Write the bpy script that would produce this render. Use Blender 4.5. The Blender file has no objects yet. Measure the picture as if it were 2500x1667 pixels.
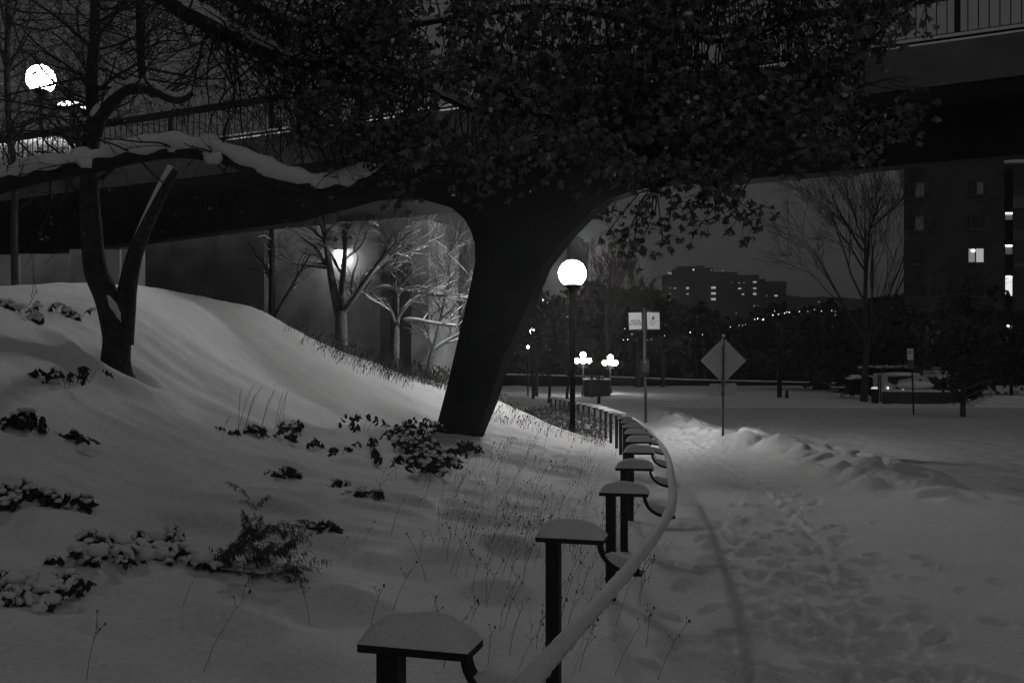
import bpy, math, random
import numpy as np
from mathutils import Vector, Matrix
R = random.Random(7)
SC = bpy.context.scene
COL = SC.collection
F = 2430.0; CX = 1250.0; CY = 833.5; CAMZ = 1.8
HAZE = .0007
def V(*a): return Vector(a)
def P(px, py, Y): return Vector(((px-CX)/F*Y, Y, CAMZ-(py-CY)/F*Y))

# ------------------------------------------------------------ materials
MATS = {}
def mat(name, base, rough=.8, var=.25, scale=6.0, bump=.0, bscale=40.0, spec=.3, metal=0, two=None):
    m = bpy.data.materials.new(name); m.use_nodes = True; nt = m.node_tree; N = nt.nodes; L = nt.links
    b = N['Principled BSDF']; b.inputs['Roughness'].default_value = rough
    b.inputs['Specular IOR Level'].default_value = spec; b.inputs['Metallic'].default_value = metal
    tc = N.new('ShaderNodeTexCoord'); n = N.new('ShaderNodeTexNoise'); n.inputs['Scale'].default_value = scale
    n.inputs['Detail'].default_value = 6
    L.new(tc.outputs['Object'], n.inputs['Vector'])
    r = N.new('ShaderNodeValToRGB'); lo = base*(1-var); hi = min(.95, base*(1+var))
    r.color_ramp.elements[0].position = .3; r.color_ramp.elements[0].color = (lo, lo, lo, 1)
    r.color_ramp.elements[1].position = .7; r.color_ramp.elements[1].color = (hi, hi, hi, 1)
    L.new(n.outputs['Fac'], r.inputs['Fac']); L.new(r.outputs['Color'], b.inputs['Base Color'])
    if bump:
        n2 = N.new('ShaderNodeTexNoise'); n2.inputs['Scale'].default_value = bscale; n2.inputs['Detail'].default_value = 5
        L.new(tc.outputs['Object'], n2.inputs['Vector'])
        bp = N.new('ShaderNodeBump'); bp.inputs['Strength'].default_value = bump; bp.inputs['Distance'].default_value = .02
        L.new(n2.outputs['Fac'], bp.inputs['Height']); L.new(bp.outputs['Normal'], b.inputs['Normal'])
    MATS[name] = m; return m
def emat(name, s):
    m = bpy.data.materials.new(name); m.use_nodes = True; b = m.node_tree.nodes['Principled BSDF']
    b.inputs['Base Color'].default_value = (.8, .8, .8, 1)
    b.inputs['Emission Color'].default_value = (1, 1, 1, 1); b.inputs['Emission Strength'].default_value = s
    MATS[name] = m; return m
def grain(m, amt, sc):
    nt = m.node_tree; N = nt.nodes; L = nt.links; b = N['Principled BSDF']; src = b.inputs['Base Color'].links[0].from_socket
    tc = N.new('ShaderNodeTexCoord'); n = N.new('ShaderNodeTexNoise'); n.inputs['Scale'].default_value = sc; n.inputs['Detail'].default_value = 8; n.inputs['Roughness'].default_value = .85
    L.new(tc.outputs['Object'], n.inputs['Vector']); r = N.new('ShaderNodeMapRange'); r.inputs['From Min'].default_value = .25; r.inputs['From Max'].default_value = .75; r.inputs['To Min'].default_value = 1-amt; r.inputs['To Max'].default_value = 1+amt*.5
    L.new(n.outputs['Fac'], r.inputs['Value']); mx = N.new('ShaderNodeMix'); mx.data_type = 'RGBA'; mx.blend_type = 'MULTIPLY'; mx.inputs['Factor'].default_value = 1
    L.new(src, mx.inputs[6]); L.new(r.outputs[0], mx.inputs[7]); L.new(mx.outputs[2], b.inputs['Base Color'])
SNOW = mat('snow', .78, .9, .05, 1.5, .35, 45, .2)
SNOWC = mat('snow_clump', .78, .9, .05, 8, .4, 60, .2)
ROADM = mat('road_snow', .6, .9, .12, 2.5, .8, 18, .2)
grain(SNOW, .35, 22); grain(SNOWC, .25, 60); grain(ROADM, .4, 16)
IRON = mat('black_iron', .014, .6, .3, 30, .15, 120, .3)
POLEB = mat('matt_black_pole', .004, 1.0, .3, 30, 0, 1, 0)
POLE = mat('galvanised_steel', .12, .5, .25, 20, .1, 80, .5, .4)
SIGNB = mat('sign_back', .88, .5, .12, 5, .05, 60, .5, .2)
WHITE = mat('sign_white', .7, .5, .08, 12)
DARK = mat('sign_dark', .03, .5, .2, 12)
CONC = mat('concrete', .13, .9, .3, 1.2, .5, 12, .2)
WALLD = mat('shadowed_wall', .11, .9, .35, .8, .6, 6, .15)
CONCD = mat('dark_shaded_concrete', .014, .9, .35, 1.0, .5, 10, .15)  # bridge shade put into the colour; also serves dark walls and posts
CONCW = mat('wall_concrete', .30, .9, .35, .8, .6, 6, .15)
BARK = mat('bark', .045, .9, .45, 14, 1.0, 40, .15)
BARKL = mat('pale_bark', .12, .9, .4, 10, 1.0, 40, .15)
LEAF = mat('dry_leaf', .155, .7, .6, 9, .6, 50, .25)
LEAFD = mat('shrub_leaf', .035, .6, .5, 20, .6, 60, .3)
STALK = mat('dry_stalk', .075, .9, .4, 20)
WOODS = mat('far_foliage', .03, .9, .5, .6)
BRICK = mat('dark_brick', .055, .9, .35, .7, .4, 5, .15)
FARB = mat('far_building', .035, .9, .2, .1)
HILLM = mat('far_hill', .03, .95, .3, .02)
PAINT = mat('van_paint', .45, .35, .05, 2, 0, 1, .5)
GLASSD = mat('dark_glass', .02, .15, .1, 3, 0, 1, .5)
GLASSP = mat('pale_blind', .28, .6, .1, 3)
GLOBE = emat('globe_glow', 1)
def shaped_glow(m, S):      # glow ramp added to weaken light cast down and up; brightest round equator
    nt = m.node_tree; N = nt.nodes; L = nt.links; tc = N.new('ShaderNodeTexCoord'); sp = N.new('ShaderNodeSeparateXYZ'); mr = N.new('ShaderNodeMapRange'); mr.inputs['From Min'].default_value = -1
    L.new(tc.outputs['Normal'], sp.inputs[0]); L.new(sp.outputs['Z'], mr.inputs['Value']); r = N.new('ShaderNodeValToRGB'); L.new(mr.outputs[0], r.inputs['Fac'])
    E = r.color_ramp.elements; E[0].position = .12; E[0].color = (.07, .07, .07, 1); E[1].position = 1; E[1].color = (.1, .1, .1, 1)
    for p, v in ((.36, .5), (.47, 1), (.56, .9), (.70, .25)): e = E.new(p); e.color = (v, v, v, 1)
    mu = N.new('ShaderNodeMath'); mu.operation = 'MULTIPLY'; mu.inputs[1].default_value = S; L.new(r.outputs['Color'], mu.inputs[0]); L.new(mu.outputs[0], N['Principled BSDF'].inputs['Emission Strength'])
shaped_glow(GLOBE, 470)
GLOBEB = emat('bridge_globe_glow', 60)
GLOBEB2 = emat('bridge_row_globe_glow', 150)
GLOBEF = emat('far_globe_glow', 22)
WALLL = emat('wall_lamp_glow', 380)
TINY = emat('distant_lamp_glow', 2.2)
WINL = emat('lit_room', .35); WINB = emat('bright_room', .85); WIND = emat('dim_room', .06); WINF = emat('far_room', .32)
WINM = emat('half_lit_room', .16)
TUBE = emat('ceiling_tube', 3.0)

# ------------------------------------------------------------ mesh helpers
class MB:
    def __init__(s): s.v = []; s.f = []
    def box(s, c, sx, sy, sz, ax=None, ay=None):
        c = Vector(c); ax = Vector(ax or (1, 0, 0)); ay = Vector(ay or (0, 1, 0)); az = ax.cross(ay)
        b = len(s.v)
        for k in (-.5, .5):
            for i, j in ((-.5, -.5), (.5, -.5), (.5, .5), (-.5, .5)):
                s.v.append(c+ax*(i*sx)+ay*(j*sy)+az*(k*sz))
        for q in ((0, 3, 2, 1), (4, 5, 6, 7), (0, 1, 5, 4), (1, 2, 6, 5), (2, 3, 7, 6), (3, 0, 4, 7)): s.f.append(tuple(b+i for i in q))
    def tube(s, pts, rs, n=6, cap=True):
        pts = [Vector(p) for p in pts]
        if isinstance(rs, (int, float)): rs = [rs]*len(pts)
        b = len(s.v); up = None
        for i, p in enumerate(pts):
            d = (pts[min(i+1, len(pts)-1)]-pts[max(i-1, 0)])
            if d.length < 1e-9: d = V(0, 0, 1)
            d.normalize()
            if up is None: up = d.orthogonal().normalized()
            else:
                up = up-d*up.dot(d)
                up = up.normalized() if up.length > 1e-6 else d.orthogonal().normalized()
            w = d.cross(up)
            for k in range(n):
                a = 2*math.pi*k/n; s.v.append(p+(up*math.cos(a)+w*math.sin(a))*rs[i])
        for i in range(len(pts)-1):
            for k in range(n):
                a = b+i*n+k; c = b+i*n+(k+1) % n; s.f.append((a, c, c+n, a+n))
        if cap:
            s.f.append(tuple(b+k for k in range(n))[::-1]); s.f.append(tuple(b+(len(pts)-1)*n+k for k in range(n)))
    def lathe(s, c, prof, n=20, cap=True):   # prof: (radius, z)
        c = Vector(c); b = len(s.v)
        for r, z in prof:
            for k in range(n):
                a = 2*math.pi*k/n; s.v.append(c+V(r*math.cos(a), r*math.sin(a), z))
        for i in range(len(prof)-1):
            for k in range(n):
                a = b+i*n+k; q = b+i*n+(k+1) % n; s.f.append((a, q, q+n, a+n))
        if cap:
            s.f.append(tuple(b+k for k in range(n))[::-1]); s.f.append(tuple(b+(len(prof)-1)*n+k for k in range(n)))
    def prism(s, poly, off):                 # poly: list of 3D points, off: extrusion vector
        b = len(s.v); n = len(poly); off = Vector(off)
        for p in poly: s.v.append(Vector(p))
        for p in poly: s.v.append(Vector(p)+off)
        s.f.append(tuple(range(b, b+n))); s.f.append(tuple(range(b+2*n-1, b+n-1, -1)))
        for i in range(n):
            j = (i+1) % n; s.f.append((b+i, b+n+i, b+n+j, b+j))
    def blob(s, c, rx, ry, rz, n=8, m=5, jit=.15, rng=R):
        c = Vector(c); b = len(s.v)
        for i in range(m+1):
            t = math.pi*i/m-math.pi/2
            for k in range(n):
                a = 2*math.pi*k/n; j = 1+rng.uniform(-jit, jit) if 0 < i < m else 1
                s.v.append(c+V(rx*math.cos(t)*math.cos(a)*j, ry*math.cos(t)*math.sin(a)*j, rz*math.sin(t)*j))
        for i in range(m):
            for k in range(n):
                a = b+i*n+k; q = b+i*n+(k+1) % n; s.f.append((a, q, q+n, a+n))
    def build(s, name, material, parent=None, smooth=False, loc=None):
        me = bpy.data.meshes.new(name)
        org = Vector(loc) if loc is not None else V(0, 0, 0)
        me.from_pydata([tuple(v-org) for v in s.v], [], s.f); me.materials.append(material)
        if smooth: me.polygons.foreach_set('use_smooth', [True]*len(me.polygons))
        me.update(); o = bpy.data.objects.new(name, me); COL.objects.link(o)
        if parent is not None:
            o.parent = parent; o.location = org-parent.location
        else: o.location = org
        return o
def thing(name, label, cat, loc=(0, 0, 0), group=None):
    o = bpy.data.objects.new(name, None); COL.objects.link(o); o.location = loc; o.empty_display_size = .2
    tag(o, label, cat, group); return o
def tag(o, label=None, cat=None, group=None, kind=None):
    if label: o['label'] = label
    if cat: o['category'] = cat
    if group: o['group'] = group
    if kind: o['kind'] = kind
    return o
def fromnp(name, verts, faces, material, parent=None, smooth=True):
    me = bpy.data.meshes.new(name); nv = len(verts); nf, k = faces.shape
    me.vertices.add(nv); me.vertices.foreach_set('co', np.asarray(verts, dtype=np.float32).ravel())
    me.loops.add(nf*k); me.loops.foreach_set('vertex_index', faces.ravel().astype(np.int32))
    me.polygons.add(nf); me.polygons.foreach_set('loop_start', (np.arange(nf)*k).astype(np.int32))
    me.polygons.foreach_set('use_smooth', np.full(nf, smooth)); me.materials.append(material)
    me.update(calc_edges=True); o = bpy.data.objects.new(name, me); COL.objects.link(o)
    if parent is not None: o.parent = parent; o.location = -parent.location
    return o

# ------------------------------------------------------------ noise + terrain
def vnoise(x, y, seed=0):
    xi = np.floor(x).astype(np.int64); yi = np.floor(y).astype(np.int64); xf = x-xi; yf = y-yi
    def h(a, b):
        n = (a*374761393+b*668265263+seed*2147483647) & 0xffffffff
        n = ((n ^ (n >> 13))*1274126177) & 0xffffffff
        return ((n ^ (n >> 16)) & 0xffff)/65535.0
    u = xf*xf*(3-2*xf); v = yf*yf*(3-2*yf)
    return (h(xi, yi)*(1-u)+h(xi+1, yi)*u)*(1-v)+(h(xi, yi+1)*(1-u)+h(xi+1, yi+1)*u)*v
def fbm(x, y, seed=0, oct=4):
    s = 0; a = .5
    for i in range(oct): s = s+a*(vnoise(x, y, seed+i)-.5); x = x*2.03+3.1; y = y*2.03+1.7; a *= .5
    return s
def sstep(x, a, b):
    t = np.clip((x-a)/(b-a), 0, 1); return t*t*(3-2*t)
_n = list(range(1, 25)); FD = [3.47+2.39*(n-1) for n in _n]
_px = [1027, 1396, 1524, 1549, 1560.5, 1559.5, 1551.6, 1544, 1536.6, 1526, 1515, 1500, 1487, 1474, 1459, 1444.5, 1431, 1418, 1406, 1394, 1383, 1372, 1361, 1350]
FX = [(p-CX)/F*d for p, d in zip(_px, FD)]
def capz(y): return .9-.0418*y
_fy = np.array([-20, 0]+FD+[80, 200]); _fx = np.array([-7.5, -1.6]+FX+[2.0, 0])
_gy = np.array([-50, 0, 30, 40, 50, 60, 75, 100, 150, 250, 600]); _gz = np.array([1.5, 0, -1.25, -1.6, -1.88, -2.1, -2.3, -2.65, -4.5, -9, -14])
_bu = np.array([0, .6, 1.4, 2.5, 4, 5, 6, 7.3, 8.1, 9.2, 10.9, 12.6, 40]); _bz = np.array([0, .08, .2, .36, .58, .85, 1.3, 2.0, 2.55, 3.45, 3.95, 3.8, 3.7])
_cx = np.array([-30, -10.3, -8.3, -6.46, -4.5, -2.46, -.46, 1.7, 3, 5]); _cy = np.array([18, 20, 22, 25, 27, 29, 29.5, 31, 34, 60])
_rx_y = np.array([0, 5, 12, 18, 24, 30, 38, 50, 70]); _rx = np.array([4.6, 5.3, 6.1, 7.0, 7.3, 6.5, 6.4, 7.2, 7.6])
def sinterp(x, xs, ys, w):
    return (np.interp(x-w, xs, ys)+2*np.interp(x, xs, ys)+np.interp(x+w, xs, ys))/4
def base_h(x, y):
    x = np.asarray(x, float); y = np.asarray(y, float)
    fx = np.interp(y, _fy, _fx); u = fx-.2-x
    g = sinterp(y, _gy, _gz, 3)
    b = sinterp(u, _bu, _bz, .5)
    b = b-1.0*sstep(u, 8, 10.5)*(1-sstep(y, 15, 21))
    b = b+1.0*np.exp(-((y-30)/4)**2)*sstep(u, 0, 5)
    yc = sinterp(x, _cx, _cy, .8)
    b = b-np.minimum(np.maximum(y-yc-.4, 0)*.4, np.maximum(b-.1, 0))*sstep(u, 0, 2)
    z = g+np.where(u > 0, b, 0)
    hill = sstep(u, .3, 2.5)
    z = z+.34*fbm(x*.33, y*.4, 11, 2)*hill*np.clip(u/4, 0, 1.3)
    near = np.exp(-(y/34)**2)
    z = z+hill*near*(.21*fbm(x*.75, y*1.5, 5, 3))            # drifts lying over tussocks
    # snow covered tussocks beside the fence
    z = z+sstep(u, .2, 1)*(1-sstep(u, 4, 7))*near*.14*np.maximum(0, vnoise(x*1.7, y*2.1, 31)-.45)*2
    # windrow of ploughed snow between path and road
    rx = np.interp(y, _rx_y, _rx)+.6*fbm(y*.25, y*.0, 9, 2)
    d = (x-rx)/.75
    lum = .55+.9*vnoise(x*.9, y*.8, 17)
    z = z+.13*np.exp(-d*d)*lum*sstep(y, 9, 20)*(1-sstep(y, 46, 60))
    z = z+.12*np.exp(-((x-rx-.2)/1.6)**2)
    cl = sstep(vnoise(x*3.3, y*2.6, 23), .58, .8)
    z = z+.12*cl*np.exp(-((x-rx)/1.1)**2)*sstep(y, 12, 16)*(1-sstep(y, 50, 60))
    road = sstep(x-rx, 1.2, 2.2)
    z = z-.10*road*(y < 60)
    rough = road*(1-sstep(y, 50, 75))
    z = z+rough*(.15*fbm((x-rx)*1.5, y*.22, 40, 3)+.07*fbm(x*5, y*4, 44, 3))
    # packed path
    path = sstep(-u, .5, 1.0)*(1-road)
    z = z+path*(.05*fbm(x*1.2, y*1.2, 60, 3))
    # mound where path meets the plaza, mound at road sign and by the pole
    for (mx, my, r, h) in ((4.1, 46, 2.0, .5), (5.75, 27.0, .9, .26), (5.2, 34, 1.3, .2), (6.3, 38.5, 1.2, .2), (7.1, 29, .7, .32), (3.9, 31, .7, .12)):
        q = ((x-mx)**2+((y-my)*.8)**2)/(r*r)
        z = z+h*np.exp(-q*1.5)*(.75+.5*vnoise(x*2.2, y*2.2, 71))
    # dip and collar of snow round the forked tree
    q = np.sqrt((x+5.5)**2+(y-13.9)**2)
    z = z+.22*np.exp(-((q-.62)/.3)**2)-.10*np.exp(-(q/.35)**2)
    return z
def GH(x, y): return float(base_h(np.array([x]), np.array([y]))[0])
def G(px, py, lo=3., hi=90.):
    Y = np.geomspace(lo, hi, 900); X = (px-CX)/F*Y; Z = CAMZ-(py-CY)/F*Y
    h = base_h(X, Y); i = np.argmax(Z < h)
    if not (Z < h).any(): i = len(Y)-1
    return Vector((X[i], Y[i], h[i]))
LUMP = [(2035, 1150, .2), (2075, 1122, .16), (2107, 1132, .18), (2130, 1152, .2), (2110, 1186, .24), (2160, 1170, .2), (2190, 1180, .2), (2245, 1192, .22), (1913, 1085, .36), (1880, 1092, .2), (1960, 1100, .15), (1690, 1035, .17), (1730, 1050, .15), (1650, 1020, .18), (1610, 1010, .15), (1820, 1062, .2), (2330, 1225, .12), (1575, 1000, .2), (1540, 995, .18)]
LUMP = [(G(a, b), h) for a, b, h in LUMP]
# footprints in the packed path
rng = random.Random(3); DENT = []
for k in range(620):
    y = 6+34*rng.random()**1.4; fx = float(np.interp(y, _fy, _fx))
    x = fx+1.7+rng.gauss(0, .55)+.25*math.sin(y*.5)
    DENT.append((x, y, rng.uniform(.05, .09), rng.uniform(.02, .042), rng.uniform(-.5, .5)))
for k in range(26):
    DENT.append((rng.uniform(2.2, 5), rng.uniform(5.5, 14), .09, .03, 0))
TRK = [G(*q) for q in ((1700, 1100), (1790, 1150), (1860, 1190), (1940, 1270), (2010, 1330), (2045, 1430), (2062, 1500), (2078, 1560), (2072, 1620), (2080, 1667))]
ty = np.array([p.y for p in TRK][::-1]); tx = np.array([p.x for p in TRK][::-1])
rows = np.geomspace(1.0, 230, 1000)
c0 = np.linspace(-.66, .66, 680); ext = .66*np.geomspace(1.03, 6, 36)
cols = np.concatenate([-ext[::-1], c0, ext])
YY, RR = np.meshgrid(rows, cols, indexing='ij'); XX = RR*YY
ZZ = base_h(XX, YY)
for (x, y, r, dpt, tw) in DENT:
    i0, i1 = np.searchsorted(rows, [y-.45, y+.45]); j0, j1 = np.searchsorted(cols, [(x-.4)/y, (x+.4)/y])
    if i1 <= i0 or j1 <= j0: continue
    xs = XX[i0:i1, j0:j1]-x; ys = YY[i0:i1, j0:j1]-y
    q = ((xs+tw*ys)/r)**2+(ys/(r*1.9))**2
    ZZ[i0:i1, j0:j1] += -dpt*np.exp(-q*q)+.35*dpt*np.exp(-(np.sqrt(q)-1.45)**2*5)
for (g, h) in LUMP:
    q = ((XX-g.x)/(h*1.25))**2+((YY-g.y)/(h*1.7))**2; ZZ += h*.65*np.exp(-q**.75)*(.8+.4*vnoise(XX*9, YY*7, 14))
tt = np.interp(YY, ty, tx)+.03*fbm(YY*3, YY*0, 80, 2)
m = sstep(YY, 5, 5.5)*(1-sstep(YY, 20, 26)); q = XX-tt
ZZ += m*(.022*np.exp(-((q-.05)/.06)**2)-.045*np.exp(-((q+.03)/.028)**2)*vnoise(YY*1.7, YY*0, 90))
ZZ += .006*fbm(XX*9, YY*9, 95, 2)*(YY < 40)
nr, nc = XX.shape; idx = np.arange(nr*nc).reshape(nr, nc)
Fq = np.stack([idx[:-1, :-1], idx[:-1, 1:], idx[1:, 1:], idx[1:, :-1]], -1).reshape(-1, 4)
Vt = np.stack([XX, YY, ZZ], -1).reshape(-1, 3)
# split into bank/path snow and rough road snow by face position
cxm = Vt[Fq].mean(1); rxm = np.interp(cxm[:, 1], _rx_y, _rx)
isroad = (cxm[:, 0]-rxm > 1.7) & (cxm[:, 1] < 60)
o = fromnp('snowy_ground', Vt, Fq, SNOW); o.data.materials.append(ROADM)
o.data.polygons.foreach_set('material_index', isroad.astype(np.int32)); tag(o, kind='structure')
# wide coarse ground under it, reaching behind the camera and to the horizon
gx = np.concatenate([np.linspace(-700, -60, 12), np.linspace(-50, 50, 60), np.linspace(60, 700, 12)])
gy = np.concatenate([np.linspace(-60, 60, 70), np.linspace(70, 230, 20), np.linspace(260, 900, 10)])
A, B = np.meshgrid(gy, gx, indexing='ij')
Zc = base_h(B, A)-.02-.5*sstep(A, .9, 2.2)*(A < 225)
idx = np.arange(A.size).reshape(A.shape)
Fc = np.stack([idx[:-1, :-1], idx[:-1, 1:], idx[1:, 1:], idx[1:, :-1]], -1).reshape(-1, 4)
tag(fromnp('outer_ground', np.stack([B, A, Zc], -1).reshape(-1, 3), Fc, SNOW), kind='structure')

# ------------------------------------------------------------ fence with seat-like caps and curved handrail
fence = thing('handrail_fence', 'curving iron fence of snow capped posts with a snowy handrail beside the path', 'fence', (FX[0], FD[0], 0))
TAN = []
for i in range(24):
    a = max(i-1, 0); b = min(i+1, 23); t = V(FX[b]-FX[a], FD[b]-FD[a], 0).normalized(); TAN.append(t)
railp = []
rr = random.Random(12)
for i in range(24):
    T = TAN[i]; A_ = V(T.y, -T.x, 0); C = V(FX[i], FD[i], capz(FD[i])); zt = C.z
    pb = C-A_*.11; gz = GH(pb.x, pb.y)-.25
    m_ = MB(); m_.box(V(pb.x, pb.y, (gz+zt-.027)/2), .08, .08, zt-.027-gz, A_, T)
    post = m_.build('post', IRON, fence, loc=V(pb.x, pb.y, zt-.5))
    m_ = MB(); m_.box(C-V(0, 0, .0135), .40, .18, .027, A_, T)
    m_.build('top_plate', IRON, post, loc=None).location = -post.location-fence.location
    # bracket
    m_ = MB(); n = 10; out = []; inn = []
    for k in range(n+1):
        a = math.pi+math.pi/2*k/n
        out.append(C+A_*(.37+.215*math.cos(a))+V(0, 0, -.03+.175*math.sin(a))-T*.03)
        inn.append(C+A_*(.37+.190*math.cos(a))+V(0, 0, -.03+.150*math.sin(a))-T*.03)
    for k in range(n): m_.prism([out[k], out[k+1], inn[k+1], inn[k]], T*.06)
    m_.box(C+A_*.375+V(0, 0, -.195), .085, .10, .016, A_, T)
    m_.box(C+A_*.385+V(0, 0, -.17), .022, .022, .05, A_, T)
    m_.build('bracket', IRON, post).location = -post.location-fence.location
    # snow cap: soft trapezoid dome
    nu, nv = 18, 9; vs = []; fs = []
    hh = .095*rr.uniform(.88, 1.12); sk = rr.uniform(-.12, .12)
    for a in range(nu+1):
        for b in range(nv+1):
            u_ = -1+2*a/nu; v_ = -1+2*b/nv
            e = max(0, 1-abs(u_)**3.2)**.62*max(0, 1-abs(v_)**2.6)**.55
            h = hh*e*(1+sk*u_)*(1+.05*math.sin(5*u_+i)+.04*math.sin(7*v_+2*i))
            sx = 1.02-.05*e
            vs.append(C+A_*(u_*.2*1.01)+T*(v_*.09*1.02)+V(0, 0, .001+h))
    for a in range(nu):
        for b in range(nv):
            q0 = a*(nv+1)+b; fs.append((q0, q0+nv+1, q0+nv+2, q0+1))
    m_ = MB(); m_.v = vs; m_.f = fs; sc_ = m_.build('snow_cap', SNOWC, post, True); sc_.location = -post.location-fence.location
    # snow resting inside the bracket
    m_ = MB(); pl = [inn[k] for k in range(3, n+1)]
    pl = pl+[C+A_*.375+V(0, 0, -.115)-T*.03, C+A_*.30+V(0, 0, -.105)-T*.03, C+A_*.24+V(0, 0, -.085)-T*.03]
    pl = [p+T*.004+V(0, 0, .002) for p in pl]
    m_.prism(pl, T*.052); m_.build('bracket_snow', SNOWC, post).location = -post.location-fence.location
    railp.append(C+A_*.385+V(0, 0, -.118))
railp = [railp[0]+(railp[0]-railp[1])*1.3+V(.0, 0, 0), railp[0]+(railp[0]-railp[1])*.5]+railp
def catmull(p, n):
    out = []
    for i in range(len(p)-1):
        a = p[max(i-1, 0)]; b = p[i]; c = p[i+1]; d = p[min(i+2, len(p)-1)]
        for k in range(n):
            t = k/n; out.append(.5*((2*b)+(c-a)*t+(2*a-5*b+4*c-d)*t*t+(3*b-a-3*c+d)*t*t*t))
    out.append(p[-1]); return out
rl = catmull(railp, 12)
m_ = MB(); m_.tube(rl, .03, 10); m_.build('handrail', IRON, fence, True).location = -fence.location
# ragged snow lying on the rail (real cross-section: bulging top, uneven lower edge)
rl2 = catmull(railp, 60); m_ = MB(); n = 11; r3 = random.Random(5)
for i, p in enumerate(rl2):
    d = (rl2[min(i+1, len(rl2)-1)]-rl2[max(i-1, 0)]).normalized(); s_ = d.cross(V(0, 0, 1)).normalized()
    w = .037*(1+.07*math.sin(i*.17)+.05*r3.uniform(-1, 1))
    for k in range(n):
        a = math.pi*k/(n-1); lowj = .010*r3.uniform(-1, 1) if k in (0, n-1) else 0
        m_.v.append(p+s_*(w*math.cos(a))+V(0, 0, .002+.042*math.sin(a)**.8*(1+.06*math.sin(i*.11))+(lowj-.006 if k in (0, n-1) else 0)))
for i in range(len(rl2)-1):
    for k in range(n-1):
        a = i*n+k; m_.f.append((a, a+1, a+n+1, a+n))
    m_.f.append((i*n+n-1, i*n, i*n+n, i*n+2*n-1))
m_.build('rail_snow', SNOWC, fence, True).location = -fence.location

# ------------------------------------------------------------ bridge
P0 = V(6.29, 17.8, 0); DD = V(-.93, .367, 0).normalized(); NN = V(.367, .93, 0).normalized()
def BZ(t): return CAMZ+4.41-.039*t
def BP(t, n, z=0): p = P0+DD*t+NN*n; return V(p.x, p.y, BZ(t)+z)
def on_plane(px, py, n):          # ray of the view against the vertical plane at distance n from the near edge
    dx = (px-CX)/F; a = NN.x*dx+NN.y; Y = (n+NN.dot(P0))/a
    return P(px, py, Y)
T0, T1 = -16, 46
bridge = thing('bridge', 'dark concrete footbridge with slanted flaring pier and railings crossing overhead', 'bridge', BP(14, 2.3))
def ext(name, prof, material, t0=T0, t1=T1, parent=bridge):
    m_ = MB(); a = [BP(t0, n, z) for n, z in prof]; b = [BP(t1, n, z) for n, z in prof]; k = len(prof)
    m_.v = a+b; m_.f = [tuple(range(k))[::-1], tuple(range(k, 2*k))]+[(i, (i+1) % k, k+(i+1) % k, k+i) for i in range(k)]
    return m_.build(name, material, parent, loc=None) if parent is None else fixp(m_.build(name, material, parent))
def fixp(o):
    if o.name.split('.')[0] == 'snow': o['kind'] = 'stuff'
    p = o.parent; q = V(0, 0, 0)
    while p is not None: q += p.location; p = p.parent
    o.location = -q; return o
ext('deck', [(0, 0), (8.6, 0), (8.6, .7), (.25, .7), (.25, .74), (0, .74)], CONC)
ext('soffit_shade', [(.02, -.03), (8.58, -.03), (8.58, -.003), (.02, -.003)], CONCD)  # thin added sheet: shade under the deck put into its colour
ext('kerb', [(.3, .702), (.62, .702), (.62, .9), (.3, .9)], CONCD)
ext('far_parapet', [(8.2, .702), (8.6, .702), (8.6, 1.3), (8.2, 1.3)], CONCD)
ext('ledge_snow', [(.01, .742), (.24, .742), (.2, .80), (.06, .79)], SNOWC)
ext('kerb_snow', [(.3, .902), (.61, .902), (.56, .98), (.36, .975)], SNOWC)
# girder + slanted pier, one frame
n0 = 1.6
top_l = []
for px in (-150, 300, 700, 1000, 1250, 1550, 1800, 2200, 2700):
    q = on_plane(px, 400, n0); t = (V(q.x, q.y, 0)-P0).dot(DD); top_l.append(BP(t, n0, -.004))
bot = [(2700, 371), (2207, 413), (1813, 448), (1640, 463), (1560, 474), (1500, 494), (1460, 523), (1432, 550), (1401, 582), (1345, 655), (1300, 766), (1251, 867), (1217, 975), (1178, 1070), (1145, 1160),
       (1035, 1150), (1066, 1040), (1092, 940), (1125, 800), (1148, 700), (1160, 640), (1159, 595), (1150, 565), (1134, 535), (1103, 508), (1060, 495), (1000, 493), (945, 498), (860, 521), (765, 546), (560, 572), (361, 597), (0, 632), (-150, 648)]
TH = .5
poly = top_l+[(on_plane(a, b, n0) if (i_ > 14 and a > 1099) or a in (1035, 1066, 1092) else on_plane(a, b, n0+TH)-NN*TH) for i_, (a, b) in enumerate(bot)]
m_ = MB(); m_.prism(poly, NN*TH); fixp(m_.build('pier_frame', CONCD, bridge))  # backlit pier and girder: their shade is in the dark colour
# railings: near side, sections between posts, balusters
rail = MB(); rail.tube([BP(t, .45, 1.74) for t in (T0, T1)], .04, 4); a_ = BP(T0, .43, 1.60); b_ = BP(T1, .43, 1.60); rail.prism([a_, b_, b_+V(0, 0, .12), a_+V(0, 0, .12)], NN*.04); fixp(rail.build('top_rail', IRON, bridge))
rail = MB()
for t in (T0, T1): pass
rail.tube([BP(t, .45, 1.0) for t in (T0, T1)], .018, 4); fixp(rail.build('bottom_rail', IRON, bridge))
pc = 0; t = T0
while t < T1:
    m_ = MB(); m_.box(BP(t, .45, 1.30), .10, .09, .80, DD, NN); fixp(m_.build('rail_post', IRON, bridge))
    m_ = MB(); k = 1
    for k in range(1, 17):
        m_.box(BP(t+k*.17, .45, 1.34), .018, .018, .70, DD, NN)
    fixp(m_.build('baluster_panel', IRON, bridge)); t += 17*.17
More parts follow.
